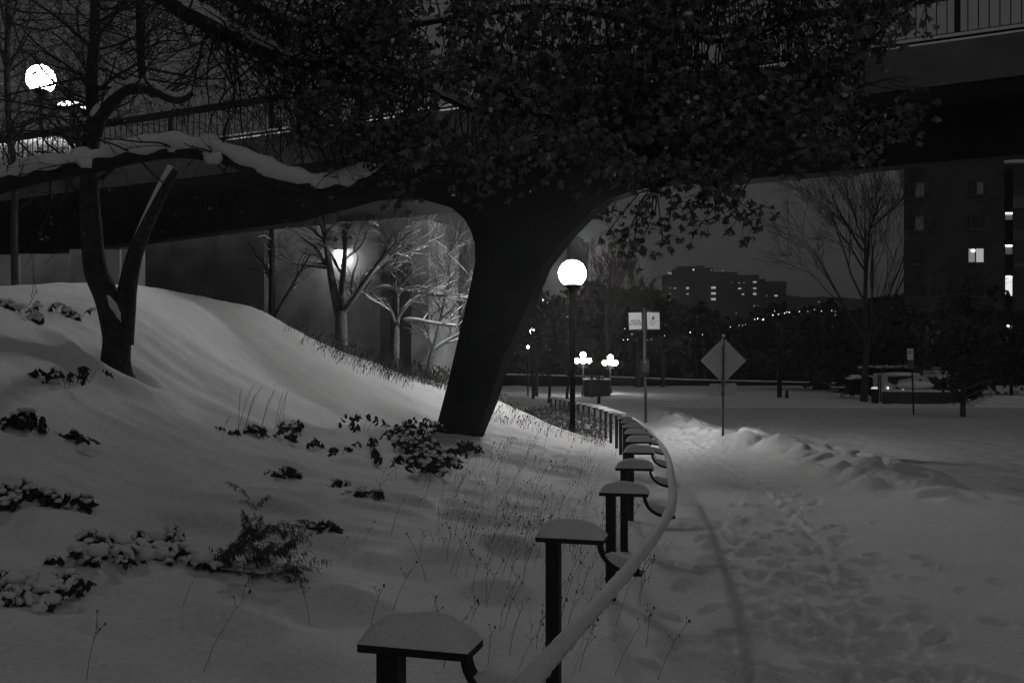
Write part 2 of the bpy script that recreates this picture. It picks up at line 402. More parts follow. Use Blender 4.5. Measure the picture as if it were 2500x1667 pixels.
# ploughed snow behind the left railing on the deck
m_ = MB(); n = 60; r4 = random.Random(8)
for i in range(n+1):
    t = 17+(T1-17)*i/n; h = (.98+.10*math.sin(i*.9)+.1*r4.random())*min(1, i/6)
    for (a, b) in ((.66, .705), (.72, h*.8+.7), (.95, h+.72), (1.7, h*.7+.72), (2.6, .705)): m_.v.append(BP(t, a, b))
for i in range(n):
    for k in range(4): a = i*5+k; m_.f.append((a, a+5, a+6, a+1))
tag(m_.build('ploughed_snow', SNOWC, None, True), 'long ridge of ploughed snow behind the bridge railing', 'snow bank')

def globe_lamp(name, label, base, gc, gr, gm, pr, group=None, cut=.78):
    t_ = thing(name, label, 'lamp post', base, group)
    m_ = MB(); m_.lathe((gc.x, gc.y, base.z-.3), [(pr*1.25, 0), (pr*1.2, .5), (pr, .55), (pr, gc.z-gr-base.z+.3-.12)], 14)
    fixp(m_.build('pole', POLEB, t_, True))
    m_ = MB(); zb = gc.z-gr*cut
    m_.lathe((gc.x, gc.y, zb), [(pr*1.05, -.25), (pr*1.3, -.16), (gr*.5, -.06), (gr*.56, -.03), (gr*.6, -.004)], 20); fixp(m_.build('fitter', POLEB, t_, True))
    a0 = -math.asin(cut); pf = [(gr*math.cos(a0+(math.pi/2-a0)*k/16), gr*math.sin(a0+(math.pi/2-a0)*k/16)) for k in range(16)]+[(.001, gr)]
    m_ = MB(); m_.lathe(gc, pf, 32); fixp(m_.build('globe', gm, t_, True))
    return t_
gc = P(1397.5, 668, 30); bs = G(1393, 1046, 20, 34); bs = V(gc.x, 30, GH(gc.x, 30))
globe_lamp('globe_lamp', 'tall black pole with one large glowing globe beside the slanted pier', bs, gc, 33.2/F*30, GLOBE, .082)
q = on_plane(100, 194, 1.2); t_ = (V(q.x, q.y, 0)-P0).dot(DD)
globe_lamp('globe_lamp', 'glowing globe above the bridge railing seen through bare twigs', BP(t_, 1.2, .75), q, 34/F*q.y, GLOBEB, .05)
for tb, lab in ((11.0, 'bridge lamp rising above the snowy limb and the leafy crown left of the slanted pier'),):
    c_ = BP(tb, 1.2, .75+4.05); globe_lamp('globe_lamp', lab, BP(tb, 1.2, .75), c_, .36, GLOBEB2, .05)
# low glowing dome behind the railing
q = on_plane(176, 268, 2.2); m_ = MB(); rw = 37/F*q.y
m_.lathe(q, [(rw*math.cos(a), rw*.52*math.sin(a)) for a in [math.pi/2*k/8 for k in range(8)]]+[(.001, rw*.52)], 24)
dl = thing('dome_lamp', 'low flat glowing dome just above the bridge railing', 'lamp', q-V(0, 0, 1.2))
fixp(m_.build('dome', emat('dome_glow', 1.6), dl, True)); m_ = MB(); m_.lathe(q-V(0, 0, 1.2), [(.16, -.4), (.09, .1), (.08, 1.1), (rw*.98, 1.17), (rw, 1.196)], 16); fixp(m_.build('pedestal', IRON, dl, True))

# ------------------------------------------------------------ abutment walls behind the bridge (left)
def wall_between(name, label, px0, px1, n, top, botz, thick, material, group=None):
    a = on_plane(px0, 700, n); b = on_plane(px1, 700, n); m_ = MB()
    m_.prism([V(a.x, a.y, botz), V(b.x, b.y, botz), V(b.x, b.y, top), V(a.x, a.y, top)], NN*thick)
    o = m_.build(name, material, None, loc=V((a.x+b.x)/2, (a.y+b.y)/2, botz)); tag(o, label, 'wall', group); return o
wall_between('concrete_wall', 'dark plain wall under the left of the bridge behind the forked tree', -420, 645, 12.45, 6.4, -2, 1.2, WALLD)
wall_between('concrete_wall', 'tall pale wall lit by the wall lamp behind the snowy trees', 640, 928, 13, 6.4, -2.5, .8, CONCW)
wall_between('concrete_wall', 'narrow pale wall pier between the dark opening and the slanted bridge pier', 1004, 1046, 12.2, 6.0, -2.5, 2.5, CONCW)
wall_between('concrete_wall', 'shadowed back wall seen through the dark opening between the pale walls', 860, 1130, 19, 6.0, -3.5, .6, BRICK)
# wall lamp
q = on_plane(829, 609, 12.85); wl = thing('wall_lamp', 'small bright lamp fixed high on the pale wall', 'lamp', q)
m_ = MB(); m_.box(q, .30, .16, .10, -DD, NN); fixp(m_.build('housing', IRON, wl))
m_ = MB(); m_.box(q+V(0, 0, -.065)-NN*.02, .24, .11, .026, -DD, NN); fixp(m_.build('lens', WALLL, wl))
# low block retaining wall, left
m_ = MB(); rw_ = thing('block_wall', 'low wall of large concrete blocks on the left hill crest', 'wall', P(150, 680, 23))
xs = [-90, 45, 168, 292, 336]
for i in range(4):
    a = P(xs[i]+1.2, 700, 23.0+.3*i); b = P(xs[i+1], 700, 23.0+.3*(i+1)-.1); zt = 1.8+(205+[8, 12, 26, 30][i])/F*23
    m_ = MB(); m_.prism([V(a.x, a.y, 1.5), V(b.x, b.y, 1.5), V(b.x, b.y, zt), V(a.x, a.y, zt)], V(0, .5, 0)); fixp(m_.build('block', CONCW, rw_))
m_ = MB()

# ------------------------------------------------------------ trees
def branch(mb, sn, p, d, L, r, lvl, rng, spread=.6, curve=.12, kids=(3, 4), seg=5, up=.05, rmin=.003, snr=.0, n=5):
    pts = [Vector(p)]; rs = [r]; d = Vector(d).normalized()
    for i in range(seg):
        d = (d+V(rng.gauss(0, curve), rng.gauss(0, curve), rng.gauss(0, curve)+up)).normalized()
        pts.append(pts[-1]+d*(L/seg)); rs.append(max(rmin, r*(1-.6*(i+1)/seg)))
    mb.tube(pts, rs, n if r > .02 else 3, False)
    if sn is not None and r > snr: snow_on(sn, pts, rs, rng)
    if lvl > 0:
        for k in range(rng.randint(*kids)):
            i = rng.randint(max(1, seg//3), seg); t = rng.random()
            q = pts[i-1].lerp(pts[i], t); dd = (pts[i]-pts[i-1]).normalized()
            side = dd.orthogonal().normalized(); side.rotate(Matrix.Rotation(rng.uniform(0, 6.283), 3, dd))
            nd = (dd+side*spread*rng.uniform(.6, 1.4)).normalized()
            branch(mb, sn, q, nd, L*rng.uniform(.5, .78), max(rmin, rs[i]*.62), lvl-1, rng, spread, curve*1.15, kids, max(3, seg-1), up, rmin, snr, n)
def snow_on(sn, pts, rs, rng, k=.85, lift=.55):
    run = []; rr_ = []
    def flush():
        if len(run) > 1:
            rr2 = list(rr_); rr2[0] *= .5; rr2[-1] *= .5; sn.tube(run, rr2, 6, True)
    for i in range(len(pts)):
        d = (pts[min(i+1, len(pts)-1)]-pts[max(i-1, 0)]).normalized()
        if abs(d.z) < .78:
            run.append(pts[i]+V(0, 0, rs[i]*lift+.004)); rr_.append((rs[i]*k+.004)*rng.uniform(.85, 1.15))
        else: flush(); run = []; rr_ = []
    flush()
def jag(pts, n, amp, rng):       # densify a polyline with natural wobble
    return catmull([Vector(p)+V(rng.gauss(0, amp), rng.gauss(0, amp), rng.gauss(0, amp)) for p in pts], n)
def lin(a, b, n): return [a+(b-a)*i/(n-1) for i in range(n)]

# forked tree on the left hill (stem up out of frame, snow covered stub)
rt = random.Random(21); Yt = 13.9
b0 = P(283, 905, Yt); ft = thing('forked_tree', 'forked dark tree trunk with one snowy broken stem on the left slope', 'tree', b0)
tk = MB(); sn = MB(); tw = MB()
st = jag([P(283, 925, Yt), P(283, 880, Yt), P(284, 820, Yt), P(262, 730, Yt), P(234, 660, Yt), P(224, 560, Yt), P(216, 450, Yt), P(222, 340, Yt), P(230, 290, Yt), P(224, 190, Yt), P(230, 60, Yt), P(228, -150, Yt)], 5, .006, rt)
rs = lin(.215, .055, len(st)); rs[0:5] = [.26, .235, .22, .21, .205]; tk.tube(st, rs, 12)
st2 = jag([P(296, 840, Yt), P(305, 760, Yt), P(310, 700, Yt), P(332, 620, Yt), P(360, 545, Yt), P(400, 465, Yt), P(430, 415, Yt)], 5, .006, rt)
tk.tube(st2, lin(.17, .05, len(st2)), 10)
sn.tube([p+V(-.055, -.02, .05)*(.4+.8*i/len(st2)) for i, p in enumerate(st2)][8:], lin(.035, .045, len(st2)-8), 6)
sn.tube([P(262, 722, Yt-.12), P(276, 745, Yt-.12), P(290, 765, Yt-.12), P(298, 795, Yt-.12)], [.03, .06, .05, .02], 6)
tk.blob(P(318, 702, Yt-.15), .07, .05, .10, 8, 6, .15, rt)
arc = jag([P(226, 330, Yt-.1), P(240, 290, Yt-.1), P(262, 262, Yt-.1), P(298, 226, Yt-.1), P(336, 212, Yt-.1), P(380, 226, Yt-.1), P(432, 246, Yt-.1), P(470, 228, Yt-.1)], 5, .006, rt)
tk.tube(arc, lin(.13, .04, len(arc)), 8); sn.tube([p+V(0, -.02, .07) for p in arc[3:]], [q*(1+.15*math.sin(i_*.7)) for i_, q in enumerate(lin(.085, .035, len(arc)-3))], 8)
s3 = jag([P(352, 212, Yt+.5), P(346, 150, Yt+.5), P(345, 60, Yt+.5), P(342, -120, Yt+.5)], 5, .008, rt); tk.tube([P(372, 232, Yt+.2)]+s3, lin(.05, .075, len(s3)+1), 7)
for base, r0 in ((st, .03), (s3, .025), (arc, .022)):
    for k in range(34 if base is st else 18):
        i = rt.randint(len(base)//2 if base is st else 2, len(base)-1); a = rt.uniform(0, 6.28)
        branch(tw, None, base[i], V(math.cos(a), .5*math.sin(a), rt.uniform(-.2, .7)), rt.uniform(.7, 1.5), r0*rt.uniform(.5, 1), 3, rt, .7, .16, (2, 4), 5, .0, .0028)
fixp(tk.build('trunk', BARK, ft, True)); fixp(tw.build('twigs', BARK, ft)); fixp(sn.build('snow', SNOWC, ft, True))
# slender tree at far left
b0 = P(46, 690, 22.5); b0.z = GH(b0.x, b0.y); lt = thing('slender_tree', 'slender bare tree at the left edge before the bridge railing', 'tree', b0)
tk = MB(); tw = MB(); s4 = jag([b0-V(0, 0, .2), P(30, 560, 22.5), P(40, 440, 22.5), P(34, 320, 22.5), P(24, 180, 22.5), P(16, 60, 22.5), P(20, -120, 22.5)], 5, .03, rt); tk.tube(s4, lin(.085, .06, len(s4)), 8)
for k in range(30):
    i = rt.randint(10, len(s4)-1); branch(tw, None, s4[i], V(rt.uniform(-.5, 1), rt.uniform(-.6, .6), rt.uniform(-.3, .8)), rt.uniform(1.0, 2.4), .03, 3, rt, .7, .16, (2, 4), 5, 0, .005)
fixp(tk.build('trunk', BARK, lt, True)); fixp(tw.build('twigs', BARK, lt))

# big leaf-holding tree: trunk outside the frame on the left, limbs reach across
rt = random.Random(33)
tx0 = V(-5.2, 8.2, 0); tx0.z = GH(-5.2, 8.2); bt = thing('leafy_tree', 'great tree with withered leaves whose snowy limbs reach across the top', 'tree', tx0)
tk = MB(); tk.tube(jag([tx0-V(0, 0, .3), tx0+V(0, 0, .8), tx0+V(.05, 0, 1.8), V(-5.0, 8.1, 3.4), V(-4.8, 8.0, 5.2), V(-4.4, 7.9, 7)], 4, .01, rt), lin(.34, .2, 21), 14); fixp(tk.build('trunk', BARK, bt, True))
def limb(pts, r0, r1, snow=1.0, mbs=None, n=7):
    c = jag(pts, n, .008, rt); rs_ = lin(r0, r1, len(c)); m_ = MB(); m_.tube(c, rs_, 9); fixp(m_.build('limb', BARK, bt, True))
    if snow: snow_on(mbs, c, [q*snow for q in rs_], rt, .95, .75)
    return c
sn = MB(); LM = []
lA = limb([V(-5.0, 8.1, 2.6), P(-160, 520, 7.8), P(-60, 468, 7.5), P(20, 444, 7.3), P(110, 424, 7.25), P(217, 405, 7.2), P(330, 381, 7.1), P(440, 370, 7.1), P(550, 390, 7.1), P(655, 425, 7.2), P(755, 458, 7.3), P(830, 455, 7.5), P(900, 420, 7.7), P(960, 395, 8)], .085, .035, 0, sn)
# the thick drift lying along that limb
for i, p in enumerate(lA): pass
c = lA[4:-6]; k = len(c); sn.tube([p+V(0, -.03, .055+.006*math.sin(i*.9)) for i, p in enumerate(c)], [(.060+.010*math.sin(i*.35)+.007*math.sin(i*1.3)+.004*rt.uniform(-1, 1))*min(1, (k-i)/6, (i+3)/8) for i in range(k)], 14)
for i in range(26): q = c[rt.randint(2, k-2)]; w = rt.uniform(.02, .045); sn.blob(q+V(rt.uniform(-.05, .05), -.045, rt.uniform(-.02, .10)), w*1.8, w, w, 9, 6, .25, rt)
lB = limb([V(-4.8, 8.0, 4.6), P(180, -260, 7.6), P(400, -10, 7.4), P(520, 60, 7.4), P(640, 128, 7.6), P(760, 158, 7.8), P(880, 155, 8.2), P(1020, 200, 8.6), P(1180, 190, 8.8)], .09, .03, 1.0, sn)
lC = limb([V(-4.6, 8.0, 5.5), P(300, -330, 8), P(520, -60, 8), P(620, 20, 8.1), P(760, 60, 8.4), P(950, 70, 8.8), P(1150, 40, 9)], .08, .025, .9, sn)
lD = limb([P(1020, 200, 8.6), P(1150, 262, 8.4), P(1260, 275, 8.2), P(1350, 285, 8.1), P(1440, 310, 8), P(1500, 345, 7.9), P(1560, 400, 7.8), P(1600, 470, 7.7)], .04, .012, 1.4, sn)
lE = limb([P(1180, 190, 8.8), P(1330, 150, 8.7), P(1500, 170, 8.5), P(1660, 200, 8.3), P(1800, 250, 8.2), P(1950, 260, 8.1), P(2090, 215, 8)], .04, .012, 1.3, sn)
lF = limb([P(1150, 40, 9), P(1350, 20, 8.8), P(1560, 60, 8.6), P(1760, 100, 8.4), P(1900, 60, 8.3), P(2000, -20, 8.3)], .035, .012, .8, sn)
lG = limb([P(2090, 215, 8), P(2110, 120, 8), P(2170, 60, 8.0), P(2230, 15, 8), P(2290, -40, 8)], .018, .012, .8, sn)
lH = limb([P(1500, 170, 8.5), P(1600, 300, 8.2), P(1690, 400, 8), P(1760, 480, 7.9), P(1810, 530, 7.9)], .024, .008, .9, sn)
lI = limb([P(1950, 260, 8.1), P(2040, 320, 8), P(2130, 320, 7.9), P(2190, 290, 7.9)], .014, .006, .5, sn)
LIMBS = [p for l in (lA[-14:], lB[10:], lC[8:], lD, lE, lF, lG, lH, lI) for p in l]
LX = [470, 560, 640, 720, 800, 890, 980, 1050, 1130, 1200, 1260, 1330, 1430, 1500, 1560, 1620, 1700, 1790, 1830, 1870, 1960, 2040, 2095, 2105, 2130, 2190, 2250, 2290]
LYv = [40, 120, 235, 330, 385, 425, 445, 400, 440, 400, 425, 360, 405, 430, 455, 470, 470, 480, 400, 350, 365, 370, 380, 200, 90, 50, 10, -60]
CL = []
for k in range(2300):
    px = rt.uniform(480, 2180) if k % 4 else rt.uniform(1500, 2120); lo = float(np.interp(px, LX, LYv)); py = rt.uniform(-110, lo-18)
    if px < 760 and rt.random() < (760-px)/380: continue
    if px > 1000 and py < 110 and rt.random() < .45: continue
    if px > 1700 and py < 170 and rt.random() < .35: continue
    if vnoise(np.array([px/60.]), np.array([py/50.]), 3)[0] < (.34 if px > 1000 else .22): continue
    CL.append((px, py, rt.uniform(7.2, 9.6)))
for px, py in ((1495, 520), (1490, 560), (1515, 590), (1540, 560), (1560, 600), (1545, 625), (1590, 560), (1620, 590), (1632, 560), (1580, 520), (1690, 520), (1705, 555), (1745, 520), (1775, 500), (1815, 535), (1835, 545), (1830, 510), (1650, 500), (1720, 490), (1560, 500),
               (2150, 300), (2168, 318), (2185, 288), (2210, 275), (2225, 262), (2160, 285), (2200, 300), (985, 470), (965, 478), (1120, 455), (1200, 440), (1265, 442), (1415, 440), (1340, 395), (2060, 380), (2110, 385), (1900, 385), (1960, 400), (2085, 250), (2100, 300), (2090, 340), (2220, 60), (2180, 90), (2260, 20)):
    CL.append((px, py, 7.8))
# leaf templates: curled lobed leaves
def leaf_template(seed):
    r = random.Random(seed); pts = []; n = 11
    for k in range(n):
        a = -math.pi/2+2*math.pi*(k+.5)/n+r.uniform(-.1, .1); rad = (.50 if k % 2 else .36)*r.uniform(.85, 1.15)
        x = rad*math.cos(a); y = -.45+rad*math.sin(a)*1.15; z = -1.5*x*x*r.uniform(.8, 2.2)+.35*(y+.45)**2*r.uniform(-1, 1.5)+r.uniform(-.05, .05)
        pts.append((x, y, z))
    return np.array([(0, -.45, r.uniform(.02, .09))]+pts)
TPL = [leaf_template(s) for s in range(8)]
TF = np.array([(0, 1+k, 1+(k+1) % 11) for k in range(11)])
def leafmesh(name, items, material, parent):     # items: (pos, size, yaw, tilt, roll)
    vs = []; fs = []; b = 0
    for (p, s, a, t, r_) in items:
        M = (Matrix.Rotation(a, 3, 'Z') @ Matrix.Rotation(t, 3, 'X') @ Matrix.Rotation(r_, 3, 'Y'))
        T_ = TPL[rt.randint(0, 7)]*s; W = T_ @ np.array(M).T+np.array(p); vs.append(W); fs.append(TF+b); b += 12
    return fromnp(name, np.concatenate(vs), np.concatenate(fs), material, parent, False)
tw = MB(); items = []; Lnp = np.array([tuple(p) for p in LIMBS])
for (px, py, Y) in CL:
    c = P(px, py, Y); i = int(np.argmin(((Lnp-np.array(c))**2).sum(1))); s_ = LIMBS[i]
    mid = s_.lerp(c, .5)+V(rt.gauss(0, .05), rt.gauss(0, .05), .10+rt.gauss(0, .05)); path = jag([s_, mid, c], 3, .006, rt)
    if (s_-c).length < 1.3: tw.tube(path, lin(.009, .004, len(path)), 3, False)
    for k in range(rt.randint(8, 14)):
        q = c+V(rt.gauss(0, .075), rt.gauss(0, .11), rt.gauss(-.02, .07))
        if k % 3 == 0: tw.tube([c, c.lerp(q, .6)+V(0, 0, .03), q], [.003, .0025, .002], 3, False)
        items.append((q, rt.uniform(.045, .085)*min(1, .55+max(0, px-600)/900), rt.uniform(0, 6.28), rt.uniform(-1.0, .6), rt.uniform(-.8, .8)))
for k in range(40):
    s_ = LIMBS[rt.randint(0, len(LIMBS)-1)]; branch(tw, None, s_, V(rt.uniform(-1, 1), rt.uniform(-.5, .5), rt.uniform(-.7, .7)), rt.uniform(.4, .9), .010, 2, rt, .7, .15, (2, 3), 4, -.03, .0022)
for k in range(26):
    s_ = (lA+lB)[rt.randint(10, 70)]; branch(tw, None, s_, V(rt.uniform(-1, 1), rt.uniform(-.5, .5), rt.uniform(-1, .8)), rt.uniform(.3, .8), .009, 2, rt, .7, .18, (2, 3), 4, -.03, .0022)
for k in range(70):
    s_ = (lB+lC)[rt.randint(8, 40)]; branch(tw, None, s_, V(rt.uniform(-.6, 1), rt.uniform(-.5, .5), rt.uniform(-1, .4)), rt.uniform(.5, 1.1), .011, 3, rt, .7, .16, (2, 3), 5, -.03, .002)
# stray leaves left under the limb
for k in range(260):
    px = rt.uniform(20, 900); py = rt.uniform(0, 620) if rt.random() < .5 else rt.uniform(0, 250); items.append((P(px, py, rt.uniform(7, 12)), rt.uniform(.02, .05), rt.uniform(0, 6.28), rt.uniform(-.9, .5), rt.uniform(-.7, .7)))
tag(leafmesh('leaves', items, LEAF, bt), kind='stuff'); fixp(tw.build('twigs', BARK, bt))
for k in range(600):
    px, py, Y = CL[rt.randint(0, len(CL)-1)]; w = rt.uniform(.006, .017); sn.blob(P(px, py, Y)+V(rt.gauss(0, .08), rt.gauss(-.04, .08), rt.gauss(0, .07)), w*rt.uniform(.7, 1.8), w, w*rt.uniform(.6, 1.6), 5, 4, .3, rt)
for k in range(70):                                  # snow caught between the leaves
    px, py, Y = CL[rt.randint(0, len(CL)-1)]
    if px < 900: continue
    s_ = rt.uniform(.2, .65)
    for j in range(rt.randint(1, 3)): sn.blob(P(px, py, Y)+V(rt.gauss(0, .04), -.02, .03+rt.gauss(0, .025)), .045*s_*rt.uniform(.6, 1.5), .05*s_, .034*s_*rt.uniform(.7, 1.5), 9, 6, .35, rt)
fixp(sn.build('snow', SNOWC, bt, True))

# snowy trees behind the bridge pier
def snow_tree(label, px, Y, spec, seed, kids=(3, 5), lvl=3, name='snowy_tree', bark=BARKL):
    rg = random.Random(seed); x = (px-CX)/F*Y; b0 = V(x, Y, GH(x, Y)); o = thing(name, label, 'tree', b0, 'snow dusted bare trees below the bridge'); tk = MB(); cr = MB(); sn = MB()
    for pts, r0, r1, kn in spec:
        c = jag([P(a, b, Y+d) for a, b, d in pts], 4, .012, rg); rs_ = lin(r0, r1, len(c)); tk.tube(c, rs_, 8); snow_on(sn, c, rs_, rg, .75, .7)
        for k in range(kn):
            i = rg.randint(len(c)//3, len(c)-1); dd = (c[i]-c[i-1]).normalized()
            branch(cr, sn, c[i], dd+V(rg.uniform(-1, 1), rg.uniform(-.8, .8), rg.uniform(-.2, .7)), rg.uniform(.7, 1.5), rs_[i]*.55, lvl-1, rg, .75, .17, kids, 5, .02, .006, .009)
    fixp(tk.build('trunk', bark, o, True)); fixp(cr.build('crown', bark, o)); fixp(sn.build('snow', SNOWC, o, True)); return o
snow_tree('tall snowy tree with many upright stems before the bright wall lamp', 838, 30.5, [
    ([(838, 890, 0), (835, 800, 0), (832, 760, 0)], .21, .17, 0), ([(828, 770, 0), (812, 690, 0), (800, 620, 0), (790, 560, 0), (770, 520, 0)], .14, .05, 7),
    ([(832, 765, 0), (836, 690, 0), (842, 620, .2), (846, 560, .3), (850, 500, .3)], .10, .05, 7), ([(836, 765, 0), (855, 740, -.1), (890, 690, -.3), (925, 640, -.3), (955, 600, -.3)], .10, .05, 8),
    ([(806, 655, 0), (760, 650, -.2), (725, 645, -.2)], .05, .02, 5), ([(905, 670, -.2), (960, 620, 0), (1010, 590, 0)], .05, .02, 6), ([(850, 560, .3), (880, 520, .3), (960, 470, .3)], .06, .02, 7)], 5)
snow_tree('snowy tree with level branches left of the slanted pier', 968, 32.5, [
    ([(962, 915, 0), (966, 840, 0), (968, 790, 0)], .15, .11, 0), ([(966, 800, 0), (955, 760, 0), (940, 735, 0), (922, 735, 0)], .075, .04, 4), ([(968, 795, 0), (975, 770, 0), (985, 755, 0), (1005, 735, 0), (1030, 720, 0)], .08, .04, 7),
    ([(972, 780, 0), (970, 720, 0), (960, 690, 0)], .06, .03, 4), ([(905, 715, 0), (935, 700, 0), (980, 708, 0), (1040, 716, 0), (1095, 725, 0)], .06, .04, 9), ([(890, 710, 0), (905, 690, 0), (940, 650, 0), (1010, 610, 0)], .05, .03, 9),
    ([(985, 782, -.3), (1010, 780, -.3), (1060, 790, -.3), (1115, 796, -.3)], .055, .04, 3)], 6)
snow_tree('small snowy tree close behind the slanted pier', 1048, 33.5, [
    ([(1040, 940, 0), (1052, 880, 0), (1058, 855, 0)], .12, .10, 0), ([(1058, 858, 0), (1050, 830, 0), (1045, 800, 0)], .07, .03, 5), ([(1058, 858, 0), (1080, 840, 0), (1110, 820, 0), (1150, 800, 0)], .07, .03, 6), ([(1058, 850, 0), (1075, 780, 0), (1090, 700, 0), (1100, 620, 0)], .06, .03, 12), ([(1075, 780, 0), (1120, 730, 0), (1150, 660, 0)], .05, .03, 10)], 7)
snow_tree('thin snowy tree filling the space under the bridge top', 1020, 36, [([(1018, 930, 0), (1020, 800, 0), (1030, 700, 0), (1040, 600, 0), (1050, 520, 0)], .12, .04, 20), ([(1025, 760, 0), (980, 650, 0), (940, 570, 0), (900, 530, 0)], .06, .03, 16), ([(1025, 740, 0), (1080, 640, 0), (1120, 580, 0)], .06, .03, 14)], 8)
snow_tree('thin dark tree against the dark wall left of the lit wall', 662, 30, [([(664, 810, 0), (662, 700, 0), (664, 600, 0), (660, 520, 0)], .12, .06, 8), ([(668, 775, 0), (710, 700, 0), (760, 620, .3)], .06, .02, 4)], 9, (2, 3), 2, bark=BARK)

# bare and dark trees beyond the path
def bare_tree(label, px, base_py, Y, top_py, wpx, seed, n=9, r0=None, group='bare trees beyond the path', dens=1.0, mat_=BARK, lvl=4, up=.05, name='bare_tree', fork=.28):
    rg = random.Random(seed); x = (px-CX)/F*Y; b0 = P(px, base_py, Y); z0 = min(b0.z, GH(x, Y)); b0.z = z0; H_ = (CAMZ+(CY-top_py)/F*Y)-z0
    o = thing(name, label, 'tree', b0, group); tk = MB(); cr = MB(); r0 = r0 or H_*.022
    tp = [b0-V(0, 0, .3), b0+V(0, 0, H_*.1), b0+V(.01*H_, 0, H_*fork), b0+V(0, 0, H_*.5), b0+V(.02*H_, 0, H_*.75)]
    c = jag(tp, 4, .004*H_, rg); tk.tube(c, lin(r0*1.25, r0*.35, len(c)), 8); W_ = wpx/F*Y*.5
    for k in range(n):
        i = rg.randint(int(len(c)*fork*1.2), len(c)-1); a = 2*math.pi*(k+rg.random())/n; rem = (z0+H_-c[i].z)
        d = V(math.cos(a)*W_*.8, math.sin(a)*W_*.8, rem*.9); branch(cr, None, c[i], d, d.length*rg.uniform(.5, .75), r0*.35, lvl, rg, .42, .07, (3, 4) if dens >= 1 else (2, 3), 6, up, r0*.03+.003)
    fixp(tk.build('trunk', mat_, o, True)); fixp(cr.build('crown', mat_, o)); return o
bare_tree('tall bare tree fanning up before the sky beside the apartment block', 2110, 992, 66, 415, 420, 45, 13, .24, dens=1, lvl=4, fork=.27, up=.03)
bare_tree('bare spreading tree against the sky right of the large globe lamp', 1480, 930, 95, 610, 150, 42, 9, .25)
bare_tree('second bare tree against the sky near the far apartment block', 1570, 935, 98, 655, 140, 43, 8, .2)
for i, (px, py, Y, tp, w) in enumerate(((1302, 945, 68, 830, 60), (1340, 960, 64, 860, 50), (1385, 955, 66, 820, 60), (1462, 962, 62, 880, 60), (1445, 955, 72, 850, 70))):
    bare_tree(['small thin tree far behind the dead grass near the lamp glow', 'small tree trunk left of the globe lamp pole', 'little tree with pale twigs just left of the globe lamp pole', 'tiny tree between the far cluster lamps', 'small tree behind the slatted box'][i], px, py, Y, tp, w, 50+i, 7, .10, 'small trees on the far plaza', .5, lvl=3)
def leafy_far(label, px, base, Y, top, w, seed, n=1500, name='dark_tree', group='dark trees beyond the lawn', bottom=.3, sz=.35):
    rg = random.Random(seed); x = (px-CX)/F*Y; b0 = P(px, base, Y); b0.z = min(b0.z, GH(x, Y)) if base < 1030 else b0.z; H_ = (CAMZ+(CY-top)/F*Y)-b0.z; W_ = w/F*Y*.5
    o = thing(name, label, 'tree', b0, group); tk = MB(); tk.tube(jag([b0-V(0, 0, .3), b0+V(0, 0, H_*.35), b0+V(.05, 0, H_*.8)], 4, .02, rg), lin(.16, .05, 9), 7)
    c = b0+V(0, 0, H_*(bottom+1)/2)
    for k in range(12):
        a = rg.uniform(0, 6.28); branch(tk, None, b0+V(0, 0, H_*rg.uniform(bottom*.8, .7)), V(math.cos(a), math.sin(a), rg.uniform(0, .8)), W_*.9, .05, 2, rg, .6, .12, (2, 3), 4, 0, .012)
    fixp(tk.build('trunk', BARK, o, True)); it = []
    cls = [(c+V(rg.gauss(0, W_*.42), rg.gauss(0, W_*.4), rg.gauss(0, H_*(1-bottom)*.25))) for _ in range(max(8, n//40))]
    for k in range(n):
        q = cls[rg.randint(0, len(cls)-1)]; s = sz*rg.uniform(.4, 1); it.append((q+V(rg.gauss(0, W_*.13), rg.gauss(0, W_*.13), rg.gauss(0, H_*.045)), s, rg.uniform(0, 6.28), rg.uniform(-1, 1), rg.uniform(-1, 1)))
    leafmesh('crown', it, WOODS, o); return o
leafy_far('young dark tree with thin trunk in front of the railed steps', 2352, 1014, 50, 770, 150, 61, 1500, bottom=.35, sz=.3)
leafy_far('broad dark tree below the apartment block, in front of its lower floors', 2260, 955, 78, 735, 260, 62, 2600, bottom=.3, sz=.5)
leafy_far('dark tree at the right edge beyond the railed steps', 2470, 945, 76, 760, 190, 63, 2200, bottom=.1, sz=.5)
leafy_far('dark evergreen close right of the slanted pier with lamp light through it', 1310, 950, 74, 770, 110, 64, 900, 'evergreen_tree', bottom=.25, sz=.3)
leafy_far('dark thick tree behind the low sign board and picnic table', 2010, 950, 88, 770, 230, 65, 2300, bottom=.05, sz=.6)
# massed woodland beyond the low wall
rg = random.Random(70); it = []
for k in range(15000):
    px = rg.uniform(1180, 2260); top = float(np.interp(px, [1180, 1380, 1450, 1600, 1700, 1760, 1830, 1950, 2050, 2260], [745, 690, 690, 722, 742, 770, 775, 752, 740, 740]))+22*math.sin(px*.031)*math.sin(px*.012+1); py = top+(946-top)*rg.random()**.8; Y = rg.uniform(108, 150)
    it.append((P(px, py, Y), rg.uniform(.5, 1.5), rg.uniform(0, 6.28), rg.uniform(-1, 1), rg.uniform(-1, 1)))
w_ = leafmesh('woodland', it, WOODS, None); tag(w_, 'dark mass of riverside woods beyond the low wall', 'woodland', kind='stuff')
# far hillside structure
m_ = MB(); n = 80
for i in range(n+1):
    px = -600+3800*i/n; tp = 722+6*math.sin(i*.7)+4*math.sin(i*1.9)+(0 if px > 1500 else 20)
    m_.v.append(P(px, tp, 420)); m_.v.append(V((px-CX)/F*360, 360, -22)); m_.v.append(V((px-CX)/F*470, 520, -22))
for i in range(n): a = i*3; m_.f.append((a+1, a+4, a+3, a)); m_.f.append((a, a+3, a+5, a+2))
tag(m_.build('far_hills', HILLM, None, True), kind='structure')

